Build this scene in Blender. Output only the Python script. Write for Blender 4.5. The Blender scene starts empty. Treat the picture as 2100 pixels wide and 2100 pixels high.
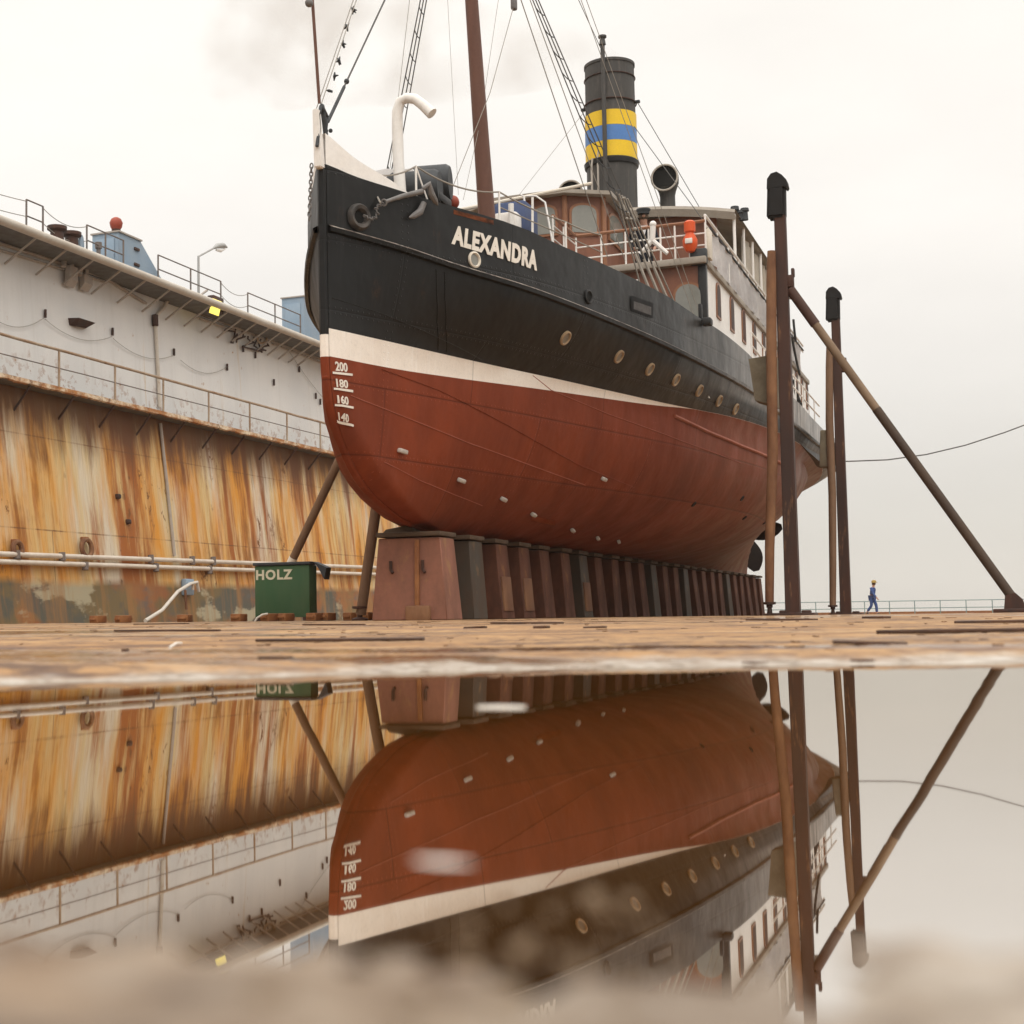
import bpy, bmesh, math, random
from mathutils import Vector, Matrix, noise
random.seed(7)
R = math.radians
scene = bpy.context.scene
COL = scene.collection

# ------------------------------------------------------------------ camera
F, CX, CY = 3000.0, 735.0, 1065.0            # the lens, in pixels of the 2100 px photograph
PSI, PIT, ROLL = R(23.59), math.atan(201.4 / 3000), -0.0125
CAM = Vector((0, 0, 0.085))
_f0 = Vector((-math.sin(PSI), math.cos(PSI), 0)); _r0 = Vector((math.cos(PSI), math.sin(PSI), 0)); _z = Vector((0, 0, 1))
FW = math.cos(PIT) * _f0 + math.sin(PIT) * _z
_u = -math.sin(PIT) * _f0 + math.cos(PIT) * _z
RT = math.cos(ROLL) * _r0 + math.sin(ROLL) * _u
UP = -math.sin(ROLL) * _r0 + math.cos(ROLL) * _u
cd = bpy.data.cameras.new('camera'); cam = bpy.data.objects.new('camera', cd); COL.objects.link(cam)
cam.matrix_world = Matrix((( RT.x, UP.x, -FW.x, CAM.x), (RT.y, UP.y, -FW.y, CAM.y), (RT.z, UP.z, -FW.z, CAM.z), (0, 0, 0, 1)))
cd.sensor_width = 36; cd.lens = F / 2100 * 36
cd.shift_x = (1050 - CX) / 2100; cd.shift_y = (CY - 1050) / 2100
cd.clip_start = 0.02; cd.clip_end = 4000
cd.dof.use_dof = True; cd.dof.focus_distance = 20; cd.dof.aperture_fstop = 7.5
scene.camera = cam

def ray(x, y): return (x - CX) * RT + (CY - y) * UP + F * FW
def atX(x, y, X): d = ray(x, y); return CAM + d * ((X - CAM.x) / d.x)
def atY(x, y, Y): d = ray(x, y); return CAM + d * ((Y - CAM.y) / d.y)
def atZ(x, y, Z): d = ray(x, y); return CAM + d * ((Z - CAM.z) / d.z)

# ------------------------------------------------------------------ light
SUN_EL, SUN_AZ = R(52), R(150)               # azimuth measured clockwise from +Y
world = bpy.data.worlds.new('World'); scene.world = world; world.use_nodes = True
nt = world.node_tree; nt.nodes.clear()
def wn(t, **k):
    n = nt.nodes.new(t)
    for a, b in k.items(): setattr(n, a, b)
    return n
out = wn('ShaderNodeOutputWorld'); mix = wn('ShaderNodeMixShader'); mix.inputs[0].default_value = 0.92
sky = wn('ShaderNodeTexSky', sky_type='NISHITA', sun_disc=False); sky.sun_elevation = SUN_EL; sky.sun_rotation = SUN_AZ
bg1 = wn('ShaderNodeBackground'); bg1.inputs[1].default_value = 0.1; nt.links.new(sky.outputs[0], bg1.inputs[0])
tc = wn('ShaderNodeTexCoord'); sep = wn('ShaderNodeSeparateXYZ'); nt.links.new(tc.outputs['Generated'], sep.inputs[0])
ramp = wn('ShaderNodeValToRGB'); nt.links.new(sep.outputs[2], ramp.inputs[0])
el = ramp.color_ramp.elements
el[0].position = 0.0; el[0].color = (.72, .675, .612, 1); el[1].position = 1.0; el[1].color = (2.6, 2.48, 2.32, 1)
for p, c in ((.06, (.79, .745, .68)), (.15, (.95, .905, .84)), (.25, (1.06, 1.01, .94)), (.40, (1.13, 1.08, 1.0))):
    e = el.new(p); e.color = (*c, 1)
mp = wn('ShaderNodeMapping'); mp.inputs['Scale'].default_value = (1, 1, 2.6); nt.links.new(tc.outputs['Generated'], mp.inputs[0])
nz = wn('ShaderNodeTexNoise'); nz.inputs['Scale'].default_value = 2.6; nz.inputs['Detail'].default_value = 5; nz.inputs['Roughness'].default_value = .55
nt.links.new(mp.outputs[0], nz.inputs['Vector'])
mr = wn('ShaderNodeMapRange'); mr.inputs[1].default_value = .3; mr.inputs[2].default_value = .7; mr.inputs[3].default_value = .93; mr.inputs[4].default_value = 1.05
nt.links.new(nz.outputs[0], mr.inputs[0])
vm = wn('ShaderNodeVectorMath', operation='SCALE'); nt.links.new(ramp.outputs[0], vm.inputs[0]); nt.links.new(mr.outputs[0], vm.inputs['Scale'])
bg2 = wn('ShaderNodeBackground'); nt.links.new(vm.outputs[0], bg2.inputs[0])
nt.links.new(bg1.outputs[0], mix.inputs[1]); nt.links.new(bg2.outputs[0], mix.inputs[2]); nt.links.new(mix.outputs[0], out.inputs[0])
sl = bpy.data.lights.new('sun', 'SUN'); sl.energy = 1.1; sl.angle = R(35); sl.color = (1, .95, .88)
sun = bpy.data.objects.new('sun', sl); COL.objects.link(sun)
sdir = Vector((math.sin(SUN_AZ) * math.cos(SUN_EL), math.cos(SUN_AZ) * math.cos(SUN_EL), math.sin(SUN_EL)))
sun.rotation_euler = sdir.to_track_quat('Z', 'Y').to_euler()
vs = scene.view_settings; vs.view_transform = 'Standard'; vs.look = 'None'; vs.exposure = 0; vs.gamma = 1
scene.render.engine = 'CYCLES'; scene.cycles.use_denoising = True; scene.cycles.max_bounces = 8
scene.cycles.volume_bounces = 1

# ------------------------------------------------------------------ materials
class NB:
    def __init__(s, name):
        s.m = bpy.data.materials.new(name); s.m.use_nodes = True; s.t = s.m.node_tree
        s.b = s.t.nodes['Principled BSDF']; s.tc = s.t.nodes.new('ShaderNodeTexCoord')
    def link(s, a, b): s.t.links.new(a, b)
    def node(s, t, **k):
        n = s.t.nodes.new(t)
        for a, v in k.items(): setattr(n, a, v)
        return n
    def noise(s, scale=(1, 1, 1), detail=4, rough=.55, size=1.0, off=(0, 0, 0), kind='ShaderNodeTexNoise'):
        mp = s.node('ShaderNodeMapping'); mp.inputs['Scale'].default_value = scale; mp.inputs['Location'].default_value = off
        s.link(s.tc.outputs['Object'], mp.inputs[0]); n = s.node(kind)
        n.inputs['Scale'].default_value = size
        if 'Detail' in n.inputs: n.inputs['Detail'].default_value = detail; n.inputs['Roughness'].default_value = rough
        s.link(mp.outputs[0], n.inputs['Vector']); return n.outputs[0]
    def rng(s, v, a, b, c=0., d=1.):
        n = s.node('ShaderNodeMapRange'); n.clamp = True
        for i, x in enumerate((a, b, c, d)): n.inputs[i + 1].default_value = x
        s.link(v, n.inputs[0]); return n.outputs[0]
    def mixc(s, f, a, b, mode='MIX'):
        n = s.node('ShaderNodeMix', data_type='RGBA', blend_type=mode)
        for sock, v in ((n.inputs[0], f), (n.inputs[6], a), (n.inputs[7], b)):
            if hasattr(v, 'links'): s.link(v, sock)
            elif isinstance(v, (int, float)): sock.default_value = v
            else: sock.default_value = (*v, 1)
        return n.outputs[2]
    def math(s, op, a, b=0.):
        n = s.node('ShaderNodeMath', operation=op)
        for sock, v in ((n.inputs[0], a), (n.inputs[1], b)):
            if hasattr(v, 'links'): s.link(v, sock)
            else: sock.default_value = v
        return n.outputs[0]
    def axis(s, i):
        n = s.node('ShaderNodeSeparateXYZ'); s.link(s.tc.outputs['Object'], n.inputs[0]); return n.outputs[i]
    def bump(s, h, strength=.3, dist=.02):
        n = s.node('ShaderNodeBump'); n.inputs['Strength'].default_value = strength; n.inputs['Distance'].default_value = dist
        s.link(h, n.inputs['Height']); s.link(n.outputs[0], s.b.inputs['Normal'])
    def fin(s, col, rough=.5, metal=0., spec=None):
        if hasattr(col, 'links'): s.link(col, s.b.inputs['Base Color'])
        else: s.b.inputs['Base Color'].default_value = (*col, 1)
        if hasattr(rough, 'links'): s.link(rough, s.b.inputs['Roughness'])
        else: s.b.inputs['Roughness'].default_value = rough
        s.b.inputs['Metallic'].default_value = metal
        if spec is not None: s.b.inputs['Specular IOR Level'].default_value = spec
        return s.m

def paint(name, c, c2=None, amt=.6, size=3., rough=.5, stretch=(1, 1, 1), spot=None, spotamt=(.62, .72), bump=.15, spec=.25, metal=0.):
    n = NB(name)
    c2 = c2 or tuple(x * .72 for x in c)
    a = n.noise(stretch, 6, .62, size)
    col = n.mixc(n.math('MULTIPLY', n.rng(a, .38, .68), amt), c, c2)
    f = n.noise((1, 1, 1), 5, .7, size * 9, (3, 1, 2))
    col = n.mixc(n.rng(f, .35, .75, 0, .25), col, tuple(x * .6 for x in c2))
    if spot:
        g = n.noise(stretch, 7, .7, size * 1.7, (7, 5, 3))
        col = n.mixc(n.rng(g, *spotamt), col, spot)
    if bump: n.bump(f, bump, .01)
    r = n.rng(a, .3, .7, rough * .85, min(1, rough * 1.2))
    return n.fin(col, r, metal, spec)

M = {}
M['hull_black'] = None
def hull_paint(name, c, c2, rough, plate, rust=None, spec=.5, aft=None, aft0=-4., aft1=10., zmax=None, amt=.85, zmin=None):
    """ship paint: plate-by-plate tone, vertical weathering, a few rust freckles, soft dents"""
    n = NB(name)
    br = n.node('ShaderNodeTexBrick'); mp = n.node('ShaderNodeMapping')
    sx = n.node('ShaderNodeSeparateXYZ'); n.link(n.tc.outputs['Object'], sx.inputs[0])
    cb = n.node('ShaderNodeCombineXYZ'); n.link(sx.outputs[1], cb.inputs[0]); n.link(sx.outputs[2], cb.inputs[1])
    n.link(cb.outputs[0], br.inputs['Vector'])
    br.inputs['Scale'].default_value = 1; br.inputs['Brick Width'].default_value = 3.4; br.inputs['Row Height'].default_value = .82
    br.inputs['Mortar Size'].default_value = .012; br.inputs['Mortar Smooth'].default_value = .4
    br.inputs['Color1'].default_value = (1, 1, 1, 1); br.inputs['Color2'].default_value = (plate, plate, plate, 1); br.inputs['Mortar'].default_value = (plate * .72, plate * .72, plate * .72, 1)
    a = n.noise((1, .9, .35), 6, .6, 1.7)
    col = n.mixc(n.rng(a, .35, .7), c, c2)
    col = n.mixc(1., col, br.outputs[0], 'MULTIPLY')
    st = n.noise((1, 6, .35), 5, .7, 2.2, (4, 4, 4))
    col = n.mixc(n.rng(st, .55, .8, 0, .45), col, tuple(min(1, x * 1.5 + .012) for x in c2))
    fine = n.noise((1, 1, 1), 6, .75, 22)
    col = n.mixc(n.rng(fine, .5, .8, 0, .35), col, tuple(x * .5 for x in c))
    if rust:
        g = n.noise((1, 1, .5), 8, .72, 2.6, (9, 2, 5))
        col = n.mixc(n.rng(g, .63, .72, 0, .8), col, rust)
    if aft:
        g1 = n.rng(n.math('ADD', n.axis(1), n.math('MULTIPLY', n.noise((1, .5, 1), 4, .6, .7, (2, 3, 8)), 5.)), aft0 + 2.5, aft1 + 2.5)
        g2 = n.rng(n.noise((1, 2.2, .5) if zmax is None else (1, .8, 2.), 7, .7, 1.6, (6, 6, 1)), .38, .62, .35, 1.)
        f_ = n.math('MULTIPLY', g1, g2)
        if zmax: f_ = n.math('MULTIPLY', f_, n.rng(n.axis(2), zmax, zmax - .9))
        if zmin: f_ = n.math('MULTIPLY', f_, n.rng(n.axis(2), zmin, zmin + .1))
        col = n.mixc(n.math('MULTIPLY', f_, amt), col, aft)
    dent = n.noise((1, 1, 1), 2, .5, 2.4, (1, 8, 3))
    # rivet rows along the plate edges
    zz = n.axis(2); yy = n.axis(1)
    def cell(v, p, o=0.): return n.math('MULTIPLY', n.math('SUBTRACT', n.math('FRACT', n.math('DIVIDE', n.math('ADD', v, o), p)), .5), p)
    def dots(a_, b_): return n.rng(n.math('SQRT', n.math('ADD', n.math('MULTIPLY', a_, a_), n.math('MULTIPLY', b_, b_))), .013, .006)
    e1 = n.math('SUBTRACT', n.math('ABSOLUTE', cell(zz, .82, .41)), .035)
    rv = n.math('MAXIMUM', dots(cell(yy, .085), e1), dots(n.math('SUBTRACT', n.math('ABSOLUTE', cell(yy, 3.4, 1.7)), .04), cell(zz, .085)))
    col = n.mixc(n.math('MULTIPLY', rv, .35), col, tuple(min(1, x * 1.6 + .01) for x in c))
    h = n.math('ADD', n.math('MULTIPLY', dent, 1.6), n.math('ADD', n.math('MULTIPLY', fine, .05), n.math('ADD', n.math('MULTIPLY', rv, .35), n.math('MULTIPLY', br.outputs[1], -.3))))
    n.bump(h, .4, .035)
    return n.fin(col, n.rng(a, .3, .7, rough * .8, rough * 1.25), 0, spec)
M['hull_black'] = hull_paint('hull_black', (.0058, .0056, .0054), (.011, .0104, .0098), .40, .7, (.045, .022, .012), .28, (.47, .455, .435), -10., -2.5, None, .92, 2.62)
M['hull_red'] = hull_paint('hull_red', (.225, .044, .015), (.155, .034, .015), .55, .84, None, .13, (.215, .15, .105), -9.5, 3., 3.3)
M['hull_white'] = hull_paint('hull_white', (.86, .80, .72), (.80, .73, .65), .5, .97, None, .4)
M['black'] = paint('black_paint', (.018, .018, .019), (.03, .029, .028), rough=.45)
M['rubber'] = paint('black_rubber', (.014, .013, .013), (.022, .02, .019), rough=.75, size=6, bump=.4)
M['white'] = paint('white_paint', (.86, .835, .80), (.76, .725, .67), amt=.5, rough=.45, size=2, spot=(.5, .38, .27), spotamt=(.72, .82))
M['cream'] = paint('cream_paint', (.74, .68, .58), (.6, .52, .42), rough=.5)
M['wood'] = paint('varnished_wood', (.235, .10, .062), (.17, .075, .05), amt=.8, rough=.35, size=4, stretch=(1, 1, .3), bump=.05)
M['rail_wood'] = paint('rail_wood', (.30, .14, .075), (.2, .09, .05), rough=.4, size=5)
M['roof_grey'] = paint('roof_paint', (.36, .32, .27), (.26, .22, .18), rough=.6, spot=(.2, .12, .07))
M['mast'] = paint('mast_brown', (.17, .085, .062), (.12, .06, .045), rough=.5, size=3, stretch=(2, 2, .3))
M['funnel'] = paint('funnel_dark', (.075, .072, .068), (.05, .047, .045), rough=.6, size=2, stretch=(2, 2, .3), spot=(.14, .12, .105), spotamt=(.55, .75))
M['yellow'] = paint('yellow_paint', (.84, .56, .03), (.76, .48, .03), amt=.4, rough=.45)
M['blue_band'] = paint('blue_band', (.10, .23, .52), (.08, .19, .45), amt=.4, rough=.45)
M['glass'] = paint('window_glass', (.25, .25, .225), (.19, .19, .17), rough=.06, bump=0, size=1, spec=.5)
M['dark'] = paint('dark_inside', (.01, .01, .01), rough=.7, bump=0)
M['wire'] = paint('wire_rope', (.09, .085, .08), rough=.6)
M['rope'] = paint('rope_grey', (.34, .31, .27), rough=.8, size=10)
M['canvas'] = paint('grey_canvas', (.84, .82, .81), (.6, .585, .585), amt=.9, rough=.85, size=1.6, stretch=(1, .5, 1.2))
M['tarp_dark'] = paint('dark_tarpaulin', (.055, .06, .065), (.03, .032, .035), rough=.6, size=4)
M['tarp_blue'] = paint('blue_tarpaulin', (.085, .115, .22), (.06, .085, .17), rough=.7, size=4)
M['helmet'] = paint('helmet_ochre', (.36, .24, .06), rough=.6)
M['orange'] = paint('orange_plastic', (.72, .11, .03), (.6, .08, .025), amt=.4, rough=.4)
M['zinc'] = paint('zinc_anode', (.50, .46, .41), (.38, .34, .3), rough=.6, size=8)
M['pane_grey'] = paint('deadlight_grey', (.26, .235, .20), (.16, .145, .12), rough=.3, size=5, bump=0, spec=.5)
M['brass'] = paint('porthole_rim', (.40, .29, .18), (.3, .2, .12), rough=.45, size=8)
M['anchor'] = paint('anchor_grey', (.20, .19, .185), (.1, .095, .09), rough=.55, size=7)
M['bronze'] = paint('propeller_bronze', (.055, .035, .028), (.035, .022, .018), rough=.45, size=4)
M['keel_worn'] = paint('keel_block_worn', (.125, .047, .027), (.06, .027, .018), amt=1., rough=.85, size=2.2, stretch=(1, 1, .5), spot=(.27, .125, .04), spotamt=(.58, .74), bump=.3)
M['keel_steel'] = paint('keel_block_red', (.27, .115, .075), (.17, .08, .055), amt=.9, rough=.7, size=2.2, stretch=(1, 1, .5), spot=(.33, .19, .075), spotamt=(.56, .74), bump=.3)
M['keel_dark'] = paint('keel_block_dark', (.055, .046, .035), (.085, .05, .032), amt=.9, rough=.7, size=2.2, stretch=(1, 1, .5), spot=(.30, .17, .07), spotamt=(.6, .76), bump=.3)
M['timber'] = paint('old_timber', (.105, .07, .046), (.06, .04, .026), amt=.9, rough=.85, size=5, stretch=(.3, 1, 1), bump=.4)
M['rust_pipe'] = paint('rusty_pipe', (.13, .055, .028), (.27, .14, .072), amt=1., rough=.75, size=2.6, stretch=(1, 1, .5), spot=(.52, .38, .22), spotamt=(.66, .74), bump=.3)
M['rust_dark'] = paint('dark_rusty_steel', (.045, .026, .021), (.085, .038, .026), amt=.9, rough=.6, size=1.8, stretch=(2, 2, .3), spot=(.2, .1, .05), bump=.3)
M['prop_brown'] = paint('brown_pipe', (.21, .125, .075), (.14, .078, .045), amt=.9, rough=.6, size=1.5, stretch=(2, 2, .3), spot=(.42, .3, .19), spotamt=(.66, .78), bump=.25)
M['strut_light'] = paint('light_brown_pipe', (.24, .165, .105), (.15, .098, .062), amt=.9, rough=.6, size=1.4, bump=.2)
M['olive'] = paint('weathered_fender', (.20, .165, .115), (.13, .105, .07), amt=.9, rough=.8, size=3, bump=.3)
M['strut_dark'] = paint('dark_brown_pipe', (.055, .036, .026), (.085, .056, .038), amt=.9, rough=.6, size=1.6, stretch=(2, 2, .3), bump=.2)
M['green'] = paint('green_steel', (.04, .10, .045), (.07, .12, .06), amt=.9, rough=.7, size=4, stretch=(1, 1, .25), spot=(.13, .15, .1), spotamt=(.6, .74), bump=.2)
M['letter_cream'] = paint('cream_lettering', (.66, .62, .47), (.5, .46, .35), rough=.7, size=9, bump=0)
M['letter_white'] = paint('white_lettering', (.80, .75, .67), (.68, .62, .54), rough=.5, size=6, bump=0)
M['pipe_white'] = paint('white_pipe', (.66, .60, .52), (.5, .42, .34), amt=.8, rough=.5, size=1.2, spot=(.3, .16, .07), spotamt=(.64, .74))
M['rust_rail'] = paint('rusty_rail', (.42, .34, .25), (.27, .15, .075), amt=.8, rough=.65, size=1.6, spot=(.2, .085, .03), spotamt=(.58, .7))
M['rail_grey'] = paint('grey_rail', (.16, .15, .145), (.2, .12, .08), rough=.6)
M['blue_steel'] = paint('blue_steel', (.25, .34, .44), (.31, .38, .45), amt=.8, rough=.6, size=1.5, spot=(.2, .1, .05), spotamt=(.69, .74))
M['red'] = paint('red_paint', (.36, .07, .04), (.22, .045, .03), rough=.5)
M['lamp_grey'] = paint('lamp_grey', (.42, .42, .41), rough=.5)
M['rust_block'] = paint('rusty_block', (.20, .075, .03), (.33, .15, .06), amt=.9, rough=.8, size=5, bump=.5)
M['plank'] = paint('wet_dark_bar', (.055, .035, .028), (.13, .062, .034), amt=.9, rough=.45, size=5, bump=.5)
M['teal_rail'] = paint('teal_rail', (.17, .27, .27), (.15, .2, .2), rough=.6)
M['skin'] = paint('skin', (.5, .28, .2), rough=.55, bump=0)
M['overall'] = paint('blue_overall', (.045, .085, .24), (.03, .06, .18), rough=.85, size=8)
M['navy'] = paint('dark_jacket', (.016, .018, .026), rough=.85, size=8)
M['shirt'] = paint('white_shirt', (.75, .73, .72), rough=.8)
M['hose'] = paint('white_hose', (.68, .64, .57), rough=.6)
M['scrap'] = paint('pale_scrap', (.80, .76, .70), (.7, .65, .58), rough=.7, size=30)
M['stone'] = paint('pale_grit', (.20, .14, .085), (.14, .09, .05), rough=.35, size=60)

def wall_lower_mat():
    n = NB('rusty_dock_plating'); z = n.axis(2)
    wob = n.node('ShaderNodeTexNoise'); wob.inputs['Scale'].default_value = .5; wob.inputs['Detail'].default_value = 3; n.link(n.tc.outputs['Object'], wob.inputs['Vector'])
    class _S: pass
    sh = n.node('ShaderNodeCombineXYZ'); n.link(n.axis(0), sh.inputs[0]); n.link(z, sh.inputs[2])
    n.link(n.math('ADD', n.math('ADD', n.axis(1), n.math('MULTIPLY', z, .075)), n.math('MULTIPLY', wob.outputs[0], .2)), sh.inputs[1])
    real = n.tc; fake = _S(); fake.outputs = {'Object': sh.outputs[0]}; n.tc = fake
    st1 = n.noise((1, .58, .045), 6, .62, 1.5)
    st2 = n.noise((1, 1.1, .075), 7, .68, 1.5, (5, 3, 1))
    st3 = n.noise((1, 4.2, .09), 5, .7, 1.6, (2, 9, 4))
    wide = n.noise((1, .36, .035), 3, .5, 1.3, (21, 2, 4)); blot = n.noise((1, .5, .4), 5, .6, .8, (3, 8, 2))
    col = n.mixc(n.rng(st3, .3, .7), (.68, .53, .29), (.60, .43, .17))
    col = n.mixc(n.rng(n.noise((1, .5, .05), 4, .55, 1.4, (41, 3, 3)), .47, .62, 0, .8), col, (.66, .62, .53))
    col = n.mixc(n.rng(n.math('ADD', st1, n.math('MULTIPLY', st3, .18)), .50, .69, 0, .97), col, (.66, .29, .035))
    m1 = n.math('ADD', n.math('MULTIPLY', st2, .75), n.math('ADD', n.math('MULTIPLY', wide, .5), n.math('MULTIPLY', st3, .12)))
    col = n.mixc(n.rng(m1, .665, .79, 0, .96), col, (.33, .098, .015))
    m2 = n.math('ADD', n.math('MULTIPLY', st1, .5), n.math('ADD', n.math('MULTIPLY', blot, .55), n.math('MULTIPLY', st3, .25)))
    col = n.mixc(n.rng(m2, .69, .82, 0, .92), col, (.13, .045, .014))
    col = n.mixc(n.rng(blot, .38, .28, 0, .45), col, (.30, .24, .13))
    col = n.mixc(n.rng(n.noise((1, 9., .16), 6, .72, 2.0, (17, 9, 2)), .42, .7, 0, .28), col, (.24, .10, .03))
    # corrosion running down from the walkway above
    e = n.math('ADD', z, n.math('MULTIPLY', st2, 4.4))
    col = n.mixc(n.rng(e, 7.0, 8.4, 0, .92), col, (.12, .05, .02))
    fr = n.noise((1, 1, .6), 9, .75, 2.1, (8, 8, 1)); cl = n.noise((1, .4, .4), 2, .5, .9, (1, 5, 2))
    col = n.mixc(n.math('MULTIPLY', n.rng(fr, .57, .61), n.rng(cl, .5, .6)), col, (.17, .07, .02))
    # welded seams
    sm = n.node('ShaderNodeTexBrick'); cb = n.node('ShaderNodeCombineXYZ'); sx = n.node('ShaderNodeSeparateXYZ')
    n.tc = real; n.link(n.tc.outputs['Object'], sx.inputs[0]); n.link(sx.outputs[1], cb.inputs[0]); n.link(sx.outputs[2], cb.inputs[1]); n.link(cb.outputs[0], sm.inputs['Vector'])
    sm.inputs['Scale'].default_value = 1; sm.inputs['Brick Width'].default_value = 9.2; sm.inputs['Row Height'].default_value = 2.72; sm.inputs['Mortar Size'].default_value = .03; sm.inputs['Mortar Smooth'].default_value = .6
    col = n.mixc(n.math('MULTIPLY', sm.outputs[1], n.rng(st2, .42, .6, .15, .8)), col, (.15, .065, .025))
    # the scraped, patched paint of the lowest strake
    pa = n.noise((1, .55, .8), 3, .5, .7, (6, 2, 9)); pb = n.noise((1, .36, .8), 5, .6, .9, (1, 7, 3)); pc = n.noise((1, .5, .7), 4, .55, .9, (15, 4, 6))
    low = n.mixc(n.rng(pa, .46, .53), (.17, .125, .06), (.28, .115, .045))
    low = n.mixc(n.rng(pc, .50, .58, 0, .85), low, (.09, .095, .08))
    low = n.mixc(n.rng(pb, .545, .59, 0, .85), low, (.42, .38, .26))
    low = n.mixc(n.rng(pb, .42, .34, 0, .7), low, (.11, .12, .115))
    low = n.mixc(n.rng(st2, .46, .62, 0, .75), low, (.33, .165, .055))
    lm = n.rng(n.math('ADD', z, n.math('MULTIPLY', pb, .35)), 1.55, 1.3)
    col = n.mixc(lm, col, low)
    n.bump(n.math('ADD', n.math('MULTIPLY', fr, .6), n.math('MULTIPLY', n.noise((1, .35, .35), 2, .5, 1.3), 3)), .3, .05)
    return n.fin(col, .72, 0, .3)
def wall_upper_mat():
    n = NB('grey_dock_plating'); z = n.axis(2)
    a = n.noise((1, .5, .3), 6, .6, .8); s = n.noise((1, 2.2, .1), 6, .66, 1.4, (3, 3, 3)); f = n.noise((1, 1, 1), 6, .7, 3, (4, 1, 7))
    col = n.mixc(n.rng(a, .35, .68), (.74, .725, .70), (.66, .655, .645))
    col = n.mixc(n.rng(s, .52, .75, 0, .45), col, (.56, .535, .50))
    col = n.mixc(n.rng(f, .665, .7), col, (.40, .21, .08))
    lo = n.rng(n.math('ADD', z, n.math('MULTIPLY', s, 2.4)), 9.3, 7.7)
    col = n.mixc(n.math('MULTIPLY', lo, n.rng(f, .535, .565)), col, (.30, .115, .03))
    r2 = n.noise((1, 1.6, .12), 4, .6, 1.2, (8, 5, 6))
    col = n.mixc(n.rng(r2, .64, .72, 0, .6), col, (.55, .40, .22))
    n.bump(n.math('ADD', n.math('MULTIPLY', n.noise((1, .3, .3), 2, .5, 1.5), 4), f), .25, .04)
    return n.fin(col, .55, 0, .4)
def edge_mat():
    n = NB('walkway_edge_rust'); f = n.noise((1, 1, 2), 8, .72, 1.5); g = n.noise((1, 1, 1), 6, .7, 4, (3, 1, 2))
    col = n.mixc(n.rng(f, .40, .56), (.66, .55, .40), (.36, .15, .04))
    col = n.mixc(n.rng(g, .5, .66), col, (.16, .065, .025))
    n.bump(g, .5, .03); return n.fin(col, .75)
M['wall_low'] = wall_lower_mat(); M['wall_up'] = wall_upper_mat(); M['edge_rust'] = edge_mat()
M['edge_grey'] = paint('grey_edge_beam', (.55, .51, .45), (.42, .36, .29), amt=.8, rough=.55, size=.8, spot=(.3, .2, .12), spotamt=(.66, .78))
M['brkt_grey'] = paint('grey_bracket', (.42, .38, .34), (.34, .27, .22), rough=.6)
M['soffit'] = paint('soffit_steel', (.15, .145, .135), (.1, .085, .07), rough=.8)

def floor_mat():
    n = NB('rusty_wet_deck'); X = n.axis(0); Y = n.axis(1)
    a = n.noise((.5, 1, 1), 7, .62, .55); b = n.noise((.4, 1.2, 1), 6, .66, 2.2, (4, 2, 0)); c = n.noise((1, 1, 1), 7, .72, 14, (1, 3, 2)); g = n.noise((1, 1, 1), 4, .7, 70)
    col = n.mixc(n.rng(b, .38, .60), (.45, .265, .115), (.29, .145, .05))
    k = n.noise((.7, .9, 1), 8, .75, 5.5, (6, 1, 9))
    col = n.mixc(n.rng(a, .44, .62, 0, .7), col, (.42, .27, .13))
    col = n.mixc(n.rng(c, .50, .64, 0, .75), col, (.13, .065, .03))
    d = n.noise((.35, 1.4, 1), 7, .7, 1.1, (8, 8, 0))
    col = n.mixc(n.rng(d, .57, .66, 0, .85), col, (.12, .062, .04))
    col = n.mixc(n.rng(g, .55, .75, 0, .4), col, (.5, .34, .19))
    col = n.mixc(n.math('MULTIPLY', n.rng(k, .50, .57, 0, .9), n.rng(n.noise((.6, 1, 1), 3, .5, .8, (5, 5, 5)), .36, .52)), col, (.085, .045, .03))
    k2 = n.noise((.8, 1, 1), 7, .78, 17, (12, 1, 4)); k3 = n.noise((.5, .8, 1), 7, .7, 1.6, (2, 17, 4))
    col = n.mixc(n.rng(k2, .54, .60, 0, .8), col, (.12, .06, .035))
    col = n.mixc(n.rng(k3, .57, .64, 0, .75), col, (.15, .085, .06))
    # wet film lying in the low places mirrors the sky
    w = n.noise((.3, 1.0, 1), 6, .65, .8, (2, 12, 0))
    wet = n.rng(w, .52, .57)
    # pale sky sheen painted along the puddle's far rim is mixed in later
    col = n.mixc(n.math('MULTIPLY', wet, .55), col, (.16, .10, .06))
    rgh = n.mixc(wet, (.8, .8, .8), (.10, .10, .10))
    n.bump(n.math('MULTIPLY', n.math('ADD', n.math('ADD', c, n.math('MULTIPLY', k, .8)), n.math('MULTIPLY', g, .35)), n.math('SUBTRACT', 1., n.math('MULTIPLY', wet, .93))), .4, .014)
    m = n.fin(col, .7, 0, .5); n.link(rgh, n.b.inputs['Roughness']); return m
M['floor'] = floor_mat()
def silt_sheen_mat():
    n = NB('pale_silt_and_sheen'); c = n.noise((1, 1, 1), 7, .72, 30); g = n.noise((1, 1, 1), 5, .7, 120, (4, 2, 2)); a = n.noise((1, 2, 1), 5, .6, 4, (1, 4, 2))
    col = n.mixc(n.rng(c, .38, .65), (.76, .68, .58), (.60, .49, .37))
    col = n.mixc(n.rng(a, .55, .72, 0, .7), col, (.46, .34, .22))
    col = n.mixc(n.rng(g, .55, .75, 0, .6), col, (.25, .17, .11))
    n.bump(g, .6, .004); return n.fin(col, .5, 0, .6)
M['silt_sheen'] = silt_sheen_mat()
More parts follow.
